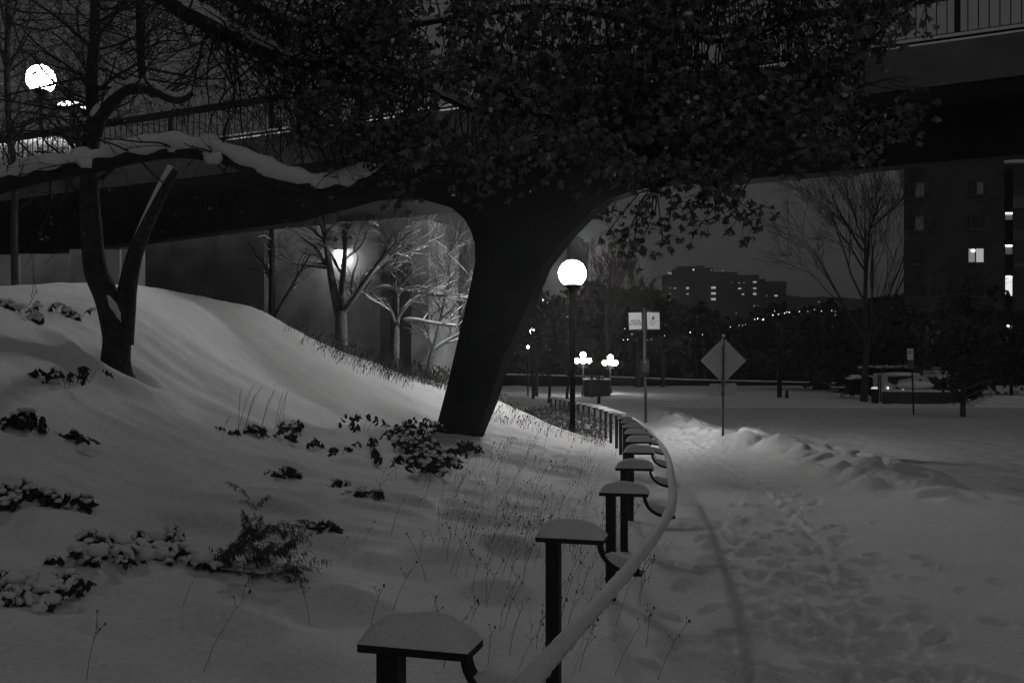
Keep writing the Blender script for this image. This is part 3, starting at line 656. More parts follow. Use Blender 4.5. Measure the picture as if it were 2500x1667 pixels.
# ------------------------------------------------------------ buildings
def skew_box(mb, x0, x1, ytop, ybot, Y, depth):
    a = P(x0, ytop, Y); b = P(x1, ytop, Y); c = P(x1, ybot, Y); d = P(x0, ybot, Y); mb.prism([a, b, c, d], V(depth*(x0-CX+4)/F, depth, 0))
def face_box(mb, x0, x1, ytop, ybot, Y, depth, off=0):
    a = P(x0, ytop, Y); b = P(x1, ybot, Y); mb.box(V((a.x+b.x)/2, Y+depth/2+off, (a.z+b.z)/2), abs(b.x-a.x), depth, abs(a.z-b.z))
Yb = 105.0
ab = thing('apartment_building', 'large dark brick apartment block with a few lit windows at right', 'building', P(2330, 960, Yb))
m_ = MB(); skew_box(m_, 2206.5, 2452, 120, 985, Yb, 14); fixp(m_.build('wall', BRICK, ab))
m_ = MB(); skew_box(m_, 2452, 2740, 120, 985, Yb+2.2, 11); fixp(m_.build('recessed_wall', BRICK, ab))
m_ = MB(); skew_box(m_, 2473, 2740, 404, 985, Yb+.4, 1.78); fixp(m_.build('bay', BRICK, ab))
def window(x0, x1, y0, y1, Y, paneL, paneR=None, sill=True, parent=ab, split=None, drop=None):
    W = MB(); a = P(x0, y0, Y); b = P(x1, y1, Y); cx = (a.x+b.x)/2; cz = (a.z+b.z)/2; w = b.x-a.x; h = a.z-b.z
    for sx in (-1, 1): W.box(V(cx+sx*(w/2+.03), Y-.03, cz), .06, .1, h+.12)
    for sz in (-1, 1): W.box(V(cx, Y-.03, cz+sz*(h/2+.03)), w-.001, .1, .06)
    if split: xs = P(split, y0, Y).x; W.box(V(xs, Y-.028, cz), .12, .09, h)
    f = fixp(W.build('window', DARK, parent))
    def pane(xa, xb, mt):
        M_ = MB(); M_.box(V((xa+xb)/2, Y-.012, cz), xb-xa, .02, h-.004); fixp(M_.build('pane', mt, f))
    if split: pane(a.x, xs-.06, paneL); pane(xs+.06, b.x, paneR)
    else: pane(a.x, b.x, paneL)
    if sill: M_ = MB(); M_.box(V(cx, Y-.14, cz-h/2-.12), w+.3, .26, .1); fixp(M_.build('sill', CONC, f))
    return f
for (a, b, c, d, s, l, r_) in ((2211, 2256, 446, 481, 2233, GLASSD, GLASSP), (2211, 2256, 528, 562, 2233, GLASSD, GLASSP), (2366, 2401, 445, 474, 2383, GLASSD, GLASSP), (2366, 2401, 528, 558, 2383, GLASSD, GLASSD), (2364, 2401, 607, 640, 2381, WINM, WINL), (2211, 2256, 610, 643, 2233, GLASSD, GLASSD), (2364, 2401, 690, 722, 2381, GLASSD, GLASSD), (2211, 2256, 692, 724, 2233, GLASSD, GLASSD)):
    f = window(a, b, c, d, Yb, l, r_, split=s)
m_ = MB(); q = P(2375.5, 612, Yb); m_.blob(q-V(0, .06, 0), .25, .05, .12, 10, 6, 0); fixp(m_.build('ceiling_light', TUBE, ab))
Yr = Yb+2.2
for (y0, y1, mt) in ((519, 537, WIND), (598, 621, WIND), (673, 722, WINB), (793, 835, WIND)):
    f = window(2453.5, 2471, y0, y1, Yr, mt, sill=False)
    m_ = MB(); a = P(2453.5, y0, Yr); b = P(2471 if y0 < 790 else 2465, y0+4, Yr); m_.box(V((a.x+b.x)/2, Yr-.05, (a.z+b.z)/2), b.x-a.x, .04, a.z-b.z-.02); fixp(m_.build('strip_light', TUBE, ab))
m_ = MB(); q = P(2461, 722, Yr-.1); m_.blob(q+V(0, 0, .1), .30, .02, .30, 10, 6, .2); m_.blob(q+V(0, 0, .42), .13, .02, .16, 10, 6, 0); fixp(m_.build('window_plant', DARK, ab))
for (y0, y1) in ((479, 508), (562, 588), (643, 652)):
    m_ = MB(); face_box(m_, 2474, 2560, y0, y1, Yb+.3, .09); fixp(m_.build('balcony_panel', CONC, ab))
m_ = MB(); face_box(m_, 2452.5, 2740, 390, 397, Yb-.2, 1.5, 0); fixp(m_.build('snowy_ledge', SNOWC, ab))
# stepped far apartment block
Yf = 330.0; fb = thing('apartment_building', 'distant stepped apartment block with scattered lit windows on the skyline', 'building', P(1770, 800, Yf))
for i, (x0, x1, yt) in enumerate(((1616, 1640, 671), (1640, 1652, 656), (1652, 1702, 650), (1702, 1720, 648), (1720, 1741, 654), (1741, 1800, 664), (1800, 1853, 671), (1853, 1869, 681), (1869, 1920, 687))):
    m_ = MB(); skew_box(m_, x0, x1, yt, 860, Yf+(i % 3)*.8, 16); fixp(m_.build('wing', FARB, fb))
CP = lambda a, b: (1250+a*.3508, 550+b*.3508)
for (a, b, w, h) in ((1100, 435, 10, 6), (1135, 438, 16, 8), (1222, 437, 18, 14), (1222, 478, 16, 8), (1100, 478, 10, 6), (1100, 515, 8, 5), (1403, 434, 32, 15), (1403, 474, 32, 15), (1403, 514, 32, 15), (1530, 398, 9, 6), (1582, 400, 14, 6), (1615, 400, 8, 6), (1585, 440, 24, 9), (1608, 480, 16, 8), (1690, 395, 24, 10), (1690, 438, 22, 8), (1690, 478, 22, 12), (1775, 490, 9, 5), (1838, 490, 22, 10), (1688, 562, 10, 10), (1710, 562, 8, 8), (1560, 610, 5, 12)):
    x, y = CP(a, b); w *= .3508; h *= .3508; mt = WINF if w*h > 14 else WINM
    m_ = MB(); face_box(m_, x-w/2, x+w/2, y-h/2, y+h/2, Yf-.35, .3); fixp(m_.build('window', mt, fb))
for (a, b, r_) in ((1263, 310, 1.6), (1090, 330, .8), (1105, 335, .8), (1388, 313, .9), (1465, 318, .7)):
    x, y = CP(a, b); m_ = MB(); m_.blob(P(x, y, Yf-.8), r_/F*Yf, r_/F*Yf, r_/F*Yf, 8, 6, 0); fixp(m_.build('roof_light', TINY, fb))
m_ = MB(); face_box(m_, 1392, 1424, 582, 800, 300, 18); face_box(m_, 1424, 1437, 592, 800, 301, 16); face_box(m_, 1400, 1416, 578, 582, 304, 6); face_box(m_, 1396, 1412, 581, 583, 300.5, 10)
tag(m_.build('tower_block', FARB, None, loc=P(1415, 780, 305)), 'distant dark tower just behind the large globe lamp', 'building')

# distant street lamps (tiny points)
sl = []; C7 = lambda a, b: (1850+a*.3508, 550+b*.3508)
pts_ = [CP(a, b)+(r_,) for a, b, r_ in ((1520, 708, .9), (1580, 697, .6), (1605, 695, .6), (1625, 690, .6), (1690, 655, .9), (1710, 648, 1.2), (1745, 657, 1.1), (1815, 625, 1.2), (1827, 597, .7), (1240, 745, 1.3), (1325, 760, .9), (1062, 768, .8), (835, 757, .7), (785, 720, .9), (805, 795, 1.2), (775, 797, .9), (970, 795, .7), (942, 800, .6), (218, 521, 1.4), (260, 870, .9))]
pts_ += [C7(a, b)+(r_,) for a, b, r_ in ((0, 650, 1.1), (40, 655, 1.2), (105, 625, 1.2), (117, 597, .6), (143, 620, .9), (187, 612, 1.0), (203, 603, .9), (220, 606, 1.1), (290, 600, 1.0), (347, 600, .6), (395, 586, .7), (443, 597, .9), (515, 593, 1.0), (540, 600, .6), (540, 625, .6), (425, 533, .7), (643, 575, .5), (888, 580, 1.2), (940, 577, .8), (522, 908, 1.3), (365, 915, .6))]
proto = None
for i, (x, y, r_) in enumerate(pts_):
    Y = 104 if y > 800 or x < 1400 else 106; q = P(x, y, Y); s_ = r_/F*Y
    if proto is None:
        proto = thing('street_lamp', 'tiny far lamp glowing against the dark woods', 'street lamp', q, 'tiny far street lamps'); m_ = MB(); m_.blob(V(0, 0, 0), 1, 1, 1.1, 10, 8, 0)
        hd = m_.build('lamp_head', TINY, None, True); hd.parent = proto; hd.location = (0, 0, 0); m_ = MB(); m_.lathe((0, 0, -60), [(.35, 0), (.3, 58.9)], 6); pl_ = m_.build('pole', IRON, None); pl_.parent = proto; pl_.location = (0, 0, 0); o_ = proto
    else:
        o_ = proto.copy(); COL.objects.link(o_)
        for ch in (hd, pl_): c2 = ch.copy(); COL.objects.link(c2); c2.parent = o_
    o_.location = q; o_.scale = (s_, s_, s_)
for (x, y, Y, r_, lab) in ((1300, 808, 76, 8, 'blurred bright lamp seen through the evergreen right of the pier'), (1289, 847, 72, 3.2, 'small glow low in the evergreen right of the pier'), (C7(1314, 797)+(74, 6.5, 'brighter lamp glowing through the dark tree left of the railed steps')), (C7(1474, 797)+(72, 4, 'small lamp broken up by the young dark tree near the railed steps'))):
    q = P(x, y, Y); s_ = r_/F*Y; b_ = V(q.x, q.y, GH(q.x, q.y)); t_ = thing('plaza_lamp', lab, 'lamp post', b_); m_ = MB(); m_.blob(q, s_, s_, s_, 14, 10, 0); fixp(m_.build('globe', GLOBEF, t_, True))
    m_ = MB(); m_.tube([b_, q-V(0, 0, s_)], .06, 8); fixp(m_.build('pole', IRON, t_))
# cluster lamps on the plaza
def cluster(px, top, row, offs, Y, label):
    c = P(px, top, Y); b_ = V(c.x, Y, GH(c.x, Y)); t_ = thing('cluster_lamp', label, 'lamp post', b_, 'five globe lamps on the plaza'); zr = P(px, row, Y).z; g_ = 6.6/F*Y
    m_ = MB(); m_.lathe((c.x, Y, b_.z-.2), [(.16, 0), (.14, .5), (.07, .6), (.06, zr-b_.z-.1)], 12); m_.tube([V(c.x, Y, zr-.4), V(c.x, Y, c.z-.15)], .04, 8)
    for a, dy in offs: m_.tube([V(c.x, Y, zr-.42), V(c.x+a*.6/F*Y, Y+dy*.6, zr-.45), V(c.x+a/F*Y, Y+dy, zr-.3), V(c.x+a/F*Y, Y+dy, zr-g_)], .03, 6)
    fixp(m_.build('pole', IRON, t_, True))
    for a, dy in offs+[(0, 0)]:
        q = V(c.x+a/F*Y, Y+dy, zr) if (a, dy) != (0, 0) else c; m_ = MB(); gg = g_ if (a, dy) != (0, 0) else g_*1.1; m_.blob(q, gg, gg, gg, 16, 12, 0); fixp(m_.build('globe', GLOBEF, t_, True))
cluster(1423.5, 866, 880.5, [(-15, 0), (15, 0), (-3, -.45), (4, .45)], 75, 'left of two far lamps with five globes beside the large globe lamp pole')
cluster(1490, 873, 885.5, [(-13, .1), (12, -.1), (7, .4), (2, .45)], 77, 'right of two far lamps with five globes above the slatted box')
# slatted box
c = P(1458, 943, 73); m_ = MB(); b_ = V(c.x, 73, GH(c.x, 73)); sb = thing('slatted_enclosure', 'dark slatted utility box with snow on top on the far plaza', 'enclosure', b_)
ww = 66/F*73; z1 = P(0, 927, 73).z; hgt = z1-b_.z
m_.box(V(c.x, 73.6, b_.z+hgt/2), ww-.1, 1.0, hgt-.04); fixp(m_.build('box', DARK, sb)); m_ = MB()
for k in range(23): m_.box(V(c.x-ww/2+ww*(k+.5)/23, 73.05, b_.z+hgt/2-.02), .05, .04, hgt-.1)
fixp(m_.build('slats', CONCD, sb)); m_ = MB(); m_.box(V(c.x, 73.6, z1+.03), ww, 1.15, .07); fixp(m_.build('snow', SNOWC, sb))
# long low wall
lw = thing('low_wall', 'long low dark stone wall with a line of snow along the far lawn', 'wall', P(1700, 940, 100))
wp = [P(1180, 914, 96), P(1300, 916, 98), P(1500, 921, 100), P(1700, 928, 101), P(1880, 932, 102), P(2085, 937, 103)]
m_ = MB(); m2 = MB()
for a, b in zip(wp, wp[1:]):
    zb = -4.2; m_.prism([V(a.x, a.y, zb), V(b.x, b.y, zb), V(b.x, b.y, b.z), V(a.x, a.y, a.z)], V(0, .6, 0)); m2.prism([a-V(0, .05, -.003), b-V(0, .05, -.003), b+V(0, -.05, .09), a+V(0, -.05, .09)], V(0, .7, 0))
fixp(m_.build('wall', CONCD, lw)); fixp(m2.build('snow', SNOWC, lw))

# ------------------------------------------------------------ signs
def text(body, loc, size, material, parent, depth=.002, name='lettering', yaw=0, align='CENTER'):
    cu = bpy.data.curves.new(name, 'FONT'); cu.body = body; cu.size = size; cu.align_x = align; cu.align_y = 'CENTER'; cu.extrude = depth; cu.materials.append(material)
    o = bpy.data.objects.new(name, cu); COL.objects.link(o); o.rotation_euler = (math.pi/2, 0, yaw); o.parent = parent; q = V(0, 0, 0); p = parent
    while p is not None: q += p.location; p = p.parent
    bpy.context.view_layer.update(); me = bpy.data.meshes.new_from_object(o); ro = o.rotation_euler.copy(); bpy.data.objects.remove(o)
    o = bpy.data.objects.new(name, me); COL.objects.link(o); o.parent = parent; o.rotation_euler = ro; o.location = Vector(loc)-q; return o
def rect(mb, x0, y0, x1, y1, Y, th=.012, r=0.0):
    a = P(x0, y0, Y); b = P(x1, y1, Y); w = b.x-a.x; h = a.z-b.z; c = V((a.x+b.x)/2, Y, (a.z+b.z)/2); pl = []
    if r <= 0: r = .001
    for sx, sz, s0 in ((1, 1, 0), (-1, 1, 90), (-1, -1, 180), (1, -1, 270)):
        for k in range(5): t = math.radians(s0+90*k/4); pl.append(c+V(sx*(w/2-r)+r*math.cos(t), -th/2, sz*(h/2-r)+r*math.sin(t)))
    mb.prism(pl, V(0, th, 0)); return c, w, h
# diamond sign from behind
Y = 27.0; b_ = P(1765, 1072, Y); b_.z = GH(b_.x, Y); ds = thing('road_sign', 'back of a diamond road sign with a small plate below on a steel post', 'sign', b_)
m_ = MB(); tp = P(1766.5, 822, Y); m_.tube([b_-V(0, 0, .4), V(b_.x, Y, (b_.z+tp.z)/2), tp], .034, 12); fixp(m_.build('post', POLE, ds, True))
m_ = MB(); c = P(1766, 880, Y+.06); h = 56/F*Y; pl = []
for k in range(4):
    a = math.radians(90*k); n1 = c+V(math.cos(a)*h, 0, math.sin(a)*h); t = V(-math.sin(a), 0, math.cos(a)); d_ = V(math.cos(a), 0, math.sin(a))
    pl += [n1-t*.05-d_*.05, n1-t*.018-d_*.014, n1+t*.018-d_*.014, n1+t*.05-d_*.05]
m_.prism(pl, V(0, .006, 0)); fixp(m_.build('panel', SIGNB, ds))
for yy in (850, 925):
    m_ = MB(); m_.box(P(1766, yy, Y)+V(0, .03, 0), .10, .06, .05); fixp(m_.build('clamp', POLE, ds))
m_ = MB(); rect(m_, 1732.5, 936, 1762, 968, Y+.05, .006, .03); fixp(m_.build('small_plate', SIGNB, ds)); m_ = MB(); rect(m_, 1762.3, 935, 1798, 967, Y+.07, .006, .03); fixp(m_.build('small_plate', SIGNB, ds))
m_ = MB(); m_.blob(tp+V(0, 0, .03), .045, .045, .04, 10, 6, .1); fixp(m_.build('snow', SNOWC, ds, True))
for yy in (939, 961): m_ = MB(); m_.tube([P(1765, yy-3, Y), P(1765, yy+3, Y)], .048, 12); fixp(m_.build('clamp', POLE, ds))
# banner pole
Y = 40.0; b_ = P(1577, 1023, Y); b_.z = GH(b_.x, Y); bn = thing('banner_pole', 'steel pole carrying two white banners and a small dark sign', 'sign', b_)
m_ = MB(); m_.tube([b_-V(0, 0, .4), P(1574.5, 890, Y), P(1572, 757, Y)], .058, 12); fixp(m_.build('pole', POLE, bn, True))
m_ = MB(); m_.lathe(P(1572, 757, Y), [(.07, 0), (.075, .03), (.05, .07), (.01, .1)], 12); fixp(m_.build('finial', POLE, bn))
for (x0, y0, x1, y1, tilt, kind_) in ((1534.5, 764, 1566, 804.5, 1.8, 'a'), (1579, 762.5, 1610, 803, -.5, 'b')):
    m_ = MB(); pl = [P(x0, y0, Y), P(x1, y0-tilt, Y), P(x1+1, y1-tilt, Y), P(x0+1.5, y1, Y)]
    nx = 8; rows_ = []
    for j in range(2):
        for i in range(nx+1):
            t = i/nx; q = (pl[0].lerp(pl[1], t) if j == 0 else pl[3].lerp(pl[2], t)); m_.v.append(q+V(0, .012*math.sin(t*7+j), 0))
    for j in range(2):
        for i in range(nx+1): m_.v.append(m_.v[j*(nx+1)+i]+V(0, .006, 0))
    k = nx+1
    for i in range(nx): m_.f += [(i, k+i, k+i+1, i+1), (2*k+i, 2*k+i+1, 3*k+i+1, 3*k+i), (i, i+1, 2*k+i+1, 2*k+i), (k+i, 3*k+i, 3*k+i+1, k+i+1)]
    m_.f += [(0, 2*k, 3*k, k), (nx, k+nx, 3*k+nx, 2*k+nx)]
    f = fixp(m_.build('banner', WHITE, bn))
    if kind_ == 'a':
        text('ARTS', P((x0+x1)/2+1, 784.5, Y-.03), .17, CONC, f); text('QUARTER', P((x0+x1)/2+1, 791, Y-.03), .155, CONC, f)
    else:
        m_ = MB(); c = P(1594.5, 777, Y-.025); m_.prism([c+V(-.05, 0, -.05), c+V(.03, 0, -.06), c+V(.05, 0, 0), c+V(.0, 0, .1), c+V(-.03, 0, .04)], V(0, .004, 0)); fixp(m_.build('emblem', DARK, f))
        m_ = MB()
        for (a, b, w) in ((1592, 784.5, 9), (1597, 788, 8), (1589, 790.5, 6), (1593, 794.5, 7), (1601, 783, 4)): m_.box(P(a, b, Y-.025), w/F*Y, .004, .022)
        fixp(m_.build('emblem_lines', CONC, f))
    m_ = MB(); s_ = -1 if kind_ == 'a' else 1
    for yy in (y0-1.5, y1+1): m_.tube([P(1573, yy, Y), P(x0-1 if s_ < 0 else x1+1, yy+(0 if s_ > 0 else .5), Y)], .012, 6)
    fixp(m_.build('bracket', POLE, bn))
m_ = MB(); rect(m_, 1564.5, 876, 1585.5, 907, Y-.09, .01, .04); f = fixp(m_.build('small_sign', DARK, bn))
m_ = MB()
for (x0, y0, x1, y1) in ((1566, 877.0, 1584, 877.8), (1566, 905, 1584, 905.8), (1565.3, 878, 1566, 905), (1584, 878, 1584.7, 905)): rect(m_, x0, y0, x1, y1, Y-.1, .004)
for (x, y, w) in ((1575, 891.5, 11), (1575, 896, 12), (1575, 900.5, 6)): m_.box(P(x, y, Y-.1), w/F*Y, .004, .022)
fixp(m_.build('border_and_text', CONC, f)); m_ = MB(); c = P(1575, 883.5, Y-.1); m_.prism([c+V(.062*math.cos(k*.3927), 0, .062*math.sin(k*.3927)) for k in range(16)], V(0, .004, 0)); fixp(m_.build('emblem', GLASSP, f))
m_ = MB(); m_.box(c-V(0, .004, 0), .022, .004, .075); fixp(m_.build('emblem_mark', DARK, f))
m_ = MB(); rect(m_, 1564, 909, 1580, 920, Y-.08, .008, .02); fixp(m_.build('blank_plate', CONCD, bn))
# no parking sign
Y = 52.0; b_ = P(2231, 1003, Y); b_.z = GH(b_.x, Y); ns = thing('parking_sign', 'white no parking sign on a thin dark post on the lawn', 'sign', b_)
m_ = MB(); m_.tube([b_-V(0, 0, .4), P(2227, 900, Y), P(2223, 850, Y)], .045, 8); fixp(m_.build('post', IRON, ns, True))
m_ = MB(); rect(m_, 2215, 851, 2230, 878, Y-.08, .01, .03); f = fixp(m_.build('sign_plate', WHITE, ns))
c = P(2222.3, 860.5, Y-.1); m_ = MB(); m_.tube([c+V(.11*math.cos(a*.3), 0, .11*math.sin(a*.3)) for a in range(22)], .013, 5, False); m_.tube([c+V(-.075, 0, .075), c+V(.075, 0, -.075)], .012, 5); fixp(m_.build('no_symbol', DARK, f))
text('P', c, .19, DARK, f); m_ = MB(); c2 = P(2222.5, 872, Y-.1); m_.box(c2, .17, .004, .018); m_.prism([c2+V(-.12, 0, 0), c2+V(-.07, 0, -.03), c2+V(-.07, 0, .03)], V(0, .004, 0)); m_.prism([c2+V(.12, 0, 0), c2+V(.07, 0, .03), c2+V(.07, 0, -.03)], V(0, .004, 0)); fixp(m_.build('arrow', DARK, f))
m_ = MB(); rect(m_, 2216.5, 879, 2231, 900, Y-.08, .01, .03); f = fixp(m_.build('sign_plate', CONC, ns)); m_ = MB(); c = P(2223.7, 888, Y-.1); m_.tube([c+V(.09*math.cos(a*.3), 0, .11*math.sin(a*.3)) for a in range(22)], .012, 5, False); fixp(m_.build('ring_mark', CONCD, f))

# ------------------------------------------------------------ things round the far lawn
Y = 72.0; c = P(2060, 945, Y); b_ = V(c.x, Y, GH(c.x, Y)); c.z = b_.z+.72; pt = thing('picnic_table', 'dark picnic table with snow on top on the far lawn', 'table', b_)
m_ = MB(); m_.box(c-V(0, 0, .03), 1.7, .75, .05); fixp(m_.build('tabletop', IRON, pt)); m_ = MB(); m_.box(c+V(0, 0, .035), 1.68, .73, .07); fixp(m_.build('snow', SNOWC, pt))
for sy in (-.75, .75): m_ = MB(); m_.box(c+V(0, sy, -.30), 2.0, .28, .05); fixp(m_.build('bench', IRON, pt))
for sx in (-.1, .6):
    m_ = MB(); m_.tube([c+V(sx, -.1, -.06), c+V(sx, -.4, -.9)], .04, 6); m_.tube([c+V(sx, .1, -.06), c+V(sx, .4, -.9)], .04, 6); m_.tube([c+V(sx, -.8, -.34), c+V(sx, .8, -.34)], .03, 6); fixp(m_.build('leg', IRON, pt))
# low brick planter wall
Y = 63.0; b_ = P(2255, 983, Y); b_.z = GH(b_.x, Y); pw = thing('brick_wall', 'low dark brick wall in front of the snow covered van', 'wall', b_)
pts2 = [P(2158, 956, Y), P(2230, 956.5, Y-.2), P(2300, 957, Y), P(2345, 955, Y+1.4)]; m_ = MB(); m2 = MB()
for a, b in zip(pts2, pts2[1:]): m_.prism([V(a.x, a.y, -3), V(b.x, b.y, -3), b, a], V(0, .4, 0)); m2.prism([a+V(0, -.03, .003), b+V(0, -.03, .003), b+V(0, -.02, .1), a+V(0, -.02, .1)], V(0, .46, 0))
fixp(m_.build('wall', BRICK, pw)); fixp(m2.build('snow', SNOWC, pw))
# snow covered van behind it
Y = 66.0; b_ = V(P(2220, 960, Y).x, Y, GH(P(2220, 960, Y).x, Y)); vn = thing('snowy_van', 'parked van half buried in snow behind the low brick wall', 'van', b_)
def rp(mb, pts, Y, d): mb.prism([P(a, b, Y) for a, b in pts], V(0, d, 0))
m_ = MB(); rp(m_, [(2158, 985), (2158, 916), (2163, 913), (2240, 913), (2262, 921), (2275, 936), (2280, 985)], Y, 2.0); fixp(m_.build('body', PAINT, vn))
m_ = MB(); rp(m_, [(2168, 932), (2167, 919), (2226, 918), (2226, 922), (2196, 927), (2192, 932), (2190, 938), (2180, 938)], Y-.03, .02); fixp(m_.build('windscreen', GLASSD, vn))
m_ = MB(); rp(m_, [(2187, 949), (2187, 942), (2205, 942), (2210, 949)], Y-.03, .02); fixp(m_.build('grille', GLASSD, vn))
m_ = MB(); m_.blob(P(2247, 927, Y-.1), .08, .06, .07, 8, 6, 0); fixp(m_.build('mirror', IRON, vn))
for (x, y, r_) in ((2168, 947, 2.6), (2205, 949.5, 1.6)): m_ = MB(); m_.blob(P(x, y, Y-.1), r_/F*Y, .05, r_*1.3/F*Y, 10, 6, 0); fixp(m_.build('headlight', emat('van_lamp', 1.0 if r_ > 2 else .7), vn, True))
m_ = MB(); m_.blob(P(2235, 941, Y-.3), 1.3, .5, .28, 16, 8, .06); m_.blob(P(2200, 913, Y+.8), 1.2, .9, .12, 16, 8, .06); fixp(m_.build('snow', SNOWC, vn, True))
# small snow roofed shelter
Y = 68.0; q0 = P(2300, 960, Y); b_ = V(q0.x, Y, GH(q0.x, Y)); kh = thing('shelter', 'small pale shelter with snowy roof beside the van', 'shelter', b_)
m_ = MB(); rp(m_, [(2284, 985), (2284, 906), (2318, 906), (2322, 985)], Y, 2.0); fixp(m_.build('wall', PAINT, kh)); m_ = MB(); rp(m_, [(2281, 926), (2281, 919), (2318, 919), (2318, 926)], Y-.5, .5); fixp(m_.build('snowy_awning', SNOWC, kh))
m_ = MB(); rp(m_, [(2281, 929), (2281, 926.4), (2318, 926.4), (2318, 929)], Y-.48, .46); fixp(m_.build('awning_edge', IRON, kh)); m_ = MB(); rp(m_, [(2262, 951), (2262, 938), (2272, 921), (2280, 920), (2284, 931), (2300, 931), (2300, 951)], Y-1.2, .6)
tag(m_.build('utility_cabinet', DARK, None), 'dark cabinet in front of the pale shelter', 'cabinet')
# hedges with snow tops
for i, (x0, x1, y0, y1, Y, lab) in enumerate(((2076, 2152, 920, 955, 70, 'snow topped dark hedge left of the van'), (2110, 2230, 893, 925, 80, 'long snow topped hedge behind the van'), (2280, 2330, 898, 915, 82, 'short snowy hedge behind the shelter'), (2335, 2400, 925, 965, 66, 'dark shrub beside the railed steps'))):
    rg = random.Random(90+i); a = P(x0, y0, Y); b = P(x1, y1, Y); o = thing('hedge', lab, 'hedge', V((a.x+b.x)/2, Y, b.z)); it = []
    for k in range(900): it.append((V(rg.uniform(a.x, b.x), Y+rg.uniform(0, 1.2), rg.uniform(b.z-.2, a.z)), rg.uniform(.12, .3), rg.uniform(0, 6.28), rg.uniform(-1, 1), rg.uniform(-1, 1)))
    leafmesh('foliage', it, WOODS, o); m_ = MB()
    for k in range(int((b.x-a.x)/.3)): m_.blob(V(a.x+.3*k+rg.uniform(0, .2), Y+rg.uniform(0, .8), a.z+rg.uniform(-.12, .02)), rg.uniform(.2, .45), .35, rg.uniform(.06, .14), 9, 6, .2, rg)
    if i < 3: fixp(m_.build('snow', SNOWC, o, True))
# litter bin with snow cap, bollards
Y = 64.0; q0 = P(2136, 948, Y); b_ = V(q0.x, Y, GH(q0.x, Y)); bn_ = thing('litter_bin', 'litter bin with a snowy lid given a glow beside the brick wall', 'bin', b_)
m_ = MB(); m_.lathe(b_, [(.2, -.1), (.23, .1), (.24, q0.z-b_.z-.04)], 14); fixp(m_.build('body', IRON, bn_, True)); m_ = MB(); m_.lathe(V(q0.x, Y, q0.z-.03), [(.22, 0), (.24, .06), (.14, .12), (.01, .14)], 14); fixp(m_.build('lid_snow_glow', emat('lid_glow', .5), bn_, True))  # lid snow glows by itself; its brightness is put into the material
for x, lab in ((2144.5, 'left thin wooden post by the litter bin'), (2149.5, 'right thin wooden post by the litter bin')):
    m_ = MB(); b1 = P(x, 977, 62); m_.box(V(b1.x, 62, b1.z+.75), .07, .07, 1.7); tag(m_.build('wooden_post', IRON, None), lab, 'post')
m_ = MB(); b1 = P(1903, 965, 72); m_.box(b1+V(0, 0, .5), .28, .28, 2.4); tag(m_.build('wooden_post', CONCD, None), 'weathered post standing on the lawn near the low wall', 'post')
m_ = MB(); b1 = P(1921, 966, 71); m_.lathe(b1, [(.13, -.2), (.15, .1), (.09, .15), (.12, .3), (.05, .42)], 12); tag(m_.build('fire_hydrant', IRON, None, True), 'small dark hydrant in the snow near the weathered post', 'hydrant')
for i, (x, y) in enumerate(((1558, 939), (1618, 941), (2022, 955))):
    b1 = P(x, y, 96 if i < 2 else 90); m_ = MB(); m_.tube(jag([b1-V(0, 0, .3), b1+V(0, 0, 1.2), b1+V(.05, 0, 3)], 4, .03, rg), lin(.38 if i == 0 else .22, .15, 9), 8)
    for k in range(9): branch(m_, None, b1+V(0, 0, 2+k*.3), V(rg.uniform(-1, 1), rg.uniform(-1, 1), .6), 2, .08, 3, rg, .6, .12, (2, 3), 4, .05, .015)
    tag(m_.build('lawn_tree', BARK, None, True), ['thick dark trunk behind the banner pole before the low wall', 'leaning thin tree before the low wall right of the banner pole', 'dark tree trunk before the low wall near the picnic table'][i], 'tree')
# steps and handrails at right
Y = 60.0; sr = thing('stair_railing', 'pale two bar railing climbing to the right by snowy steps', 'railing', P(2355, 990, Y))
m_ = MB()
for pts in (((2355, 950.5), (2405, 930), (2425, 930)), ((2355, 970), (2416, 944))): m_.tube([P(a, b, Y) for a, b in pts], .028, 6)
fixp(m_.build('bars', POLE, sr)); m_ = MB(); m_.tube([P(2418, 931, Y), P(2418, 968, Y)], .025, 6); m_.tube([P(2357, 948, Y), P(2357, 992, Y)], .025, 6); fixp(m_.build('posts', POLE, sr))
st_ = thing('snowy_steps', 'broad snowy steps rising at the right edge of the lawn', 'steps', P(2430, 985, Y))
for i in range(4):
    m_ = MB(); a = P(2380+14*i, 985-6.5*i, Y+.1+1.0*i); m_.box(V(a.x+1.6, a.y+.6, a.z-.45), 3.2, 1.1, .8); fixp(m_.build('step', SNOW, st_))

# ------------------------------------------------------------ plants in the snow
def oval_template(seed):
    r = random.Random(seed); pts = []
    for (w, y) in ((0, 0), (.22, -.2), (.30, -.45), (.24, -.7), (0, -1.05), (-.24, -.7), (-.30, -.45), (-.22, -.2)):
        pts.append((w*r.uniform(.8, 1.2), y, -.5*abs(w)*r.uniform(.6, 1.8)+.25*y*y*r.uniform(-.6, 1)))
    return np.array(pts)
OT = [oval_template(s) for s in range(8)]; OF = np.array([(0, 1, 2), (0, 2, 3), (0, 3, 4), (0, 4, 5), (0, 5, 6), (0, 6, 7)])
def ovalmesh(name, items, material, parent):
    vs = []; fs = []; b = 0
    for (p, s, a, t, r_) in items:
        M = np.array(Matrix.Rotation(a, 3, 'Z') @ Matrix.Rotation(t, 3, 'X') @ Matrix.Rotation(r_, 3, 'Y')); vs.append((OT[rt.randint(0, 7)]*s) @ M.T+np.array(p)); fs.append(OF+b); b += 8
    return fromnp(name, np.concatenate(vs), np.concatenate(fs), material, parent, False)
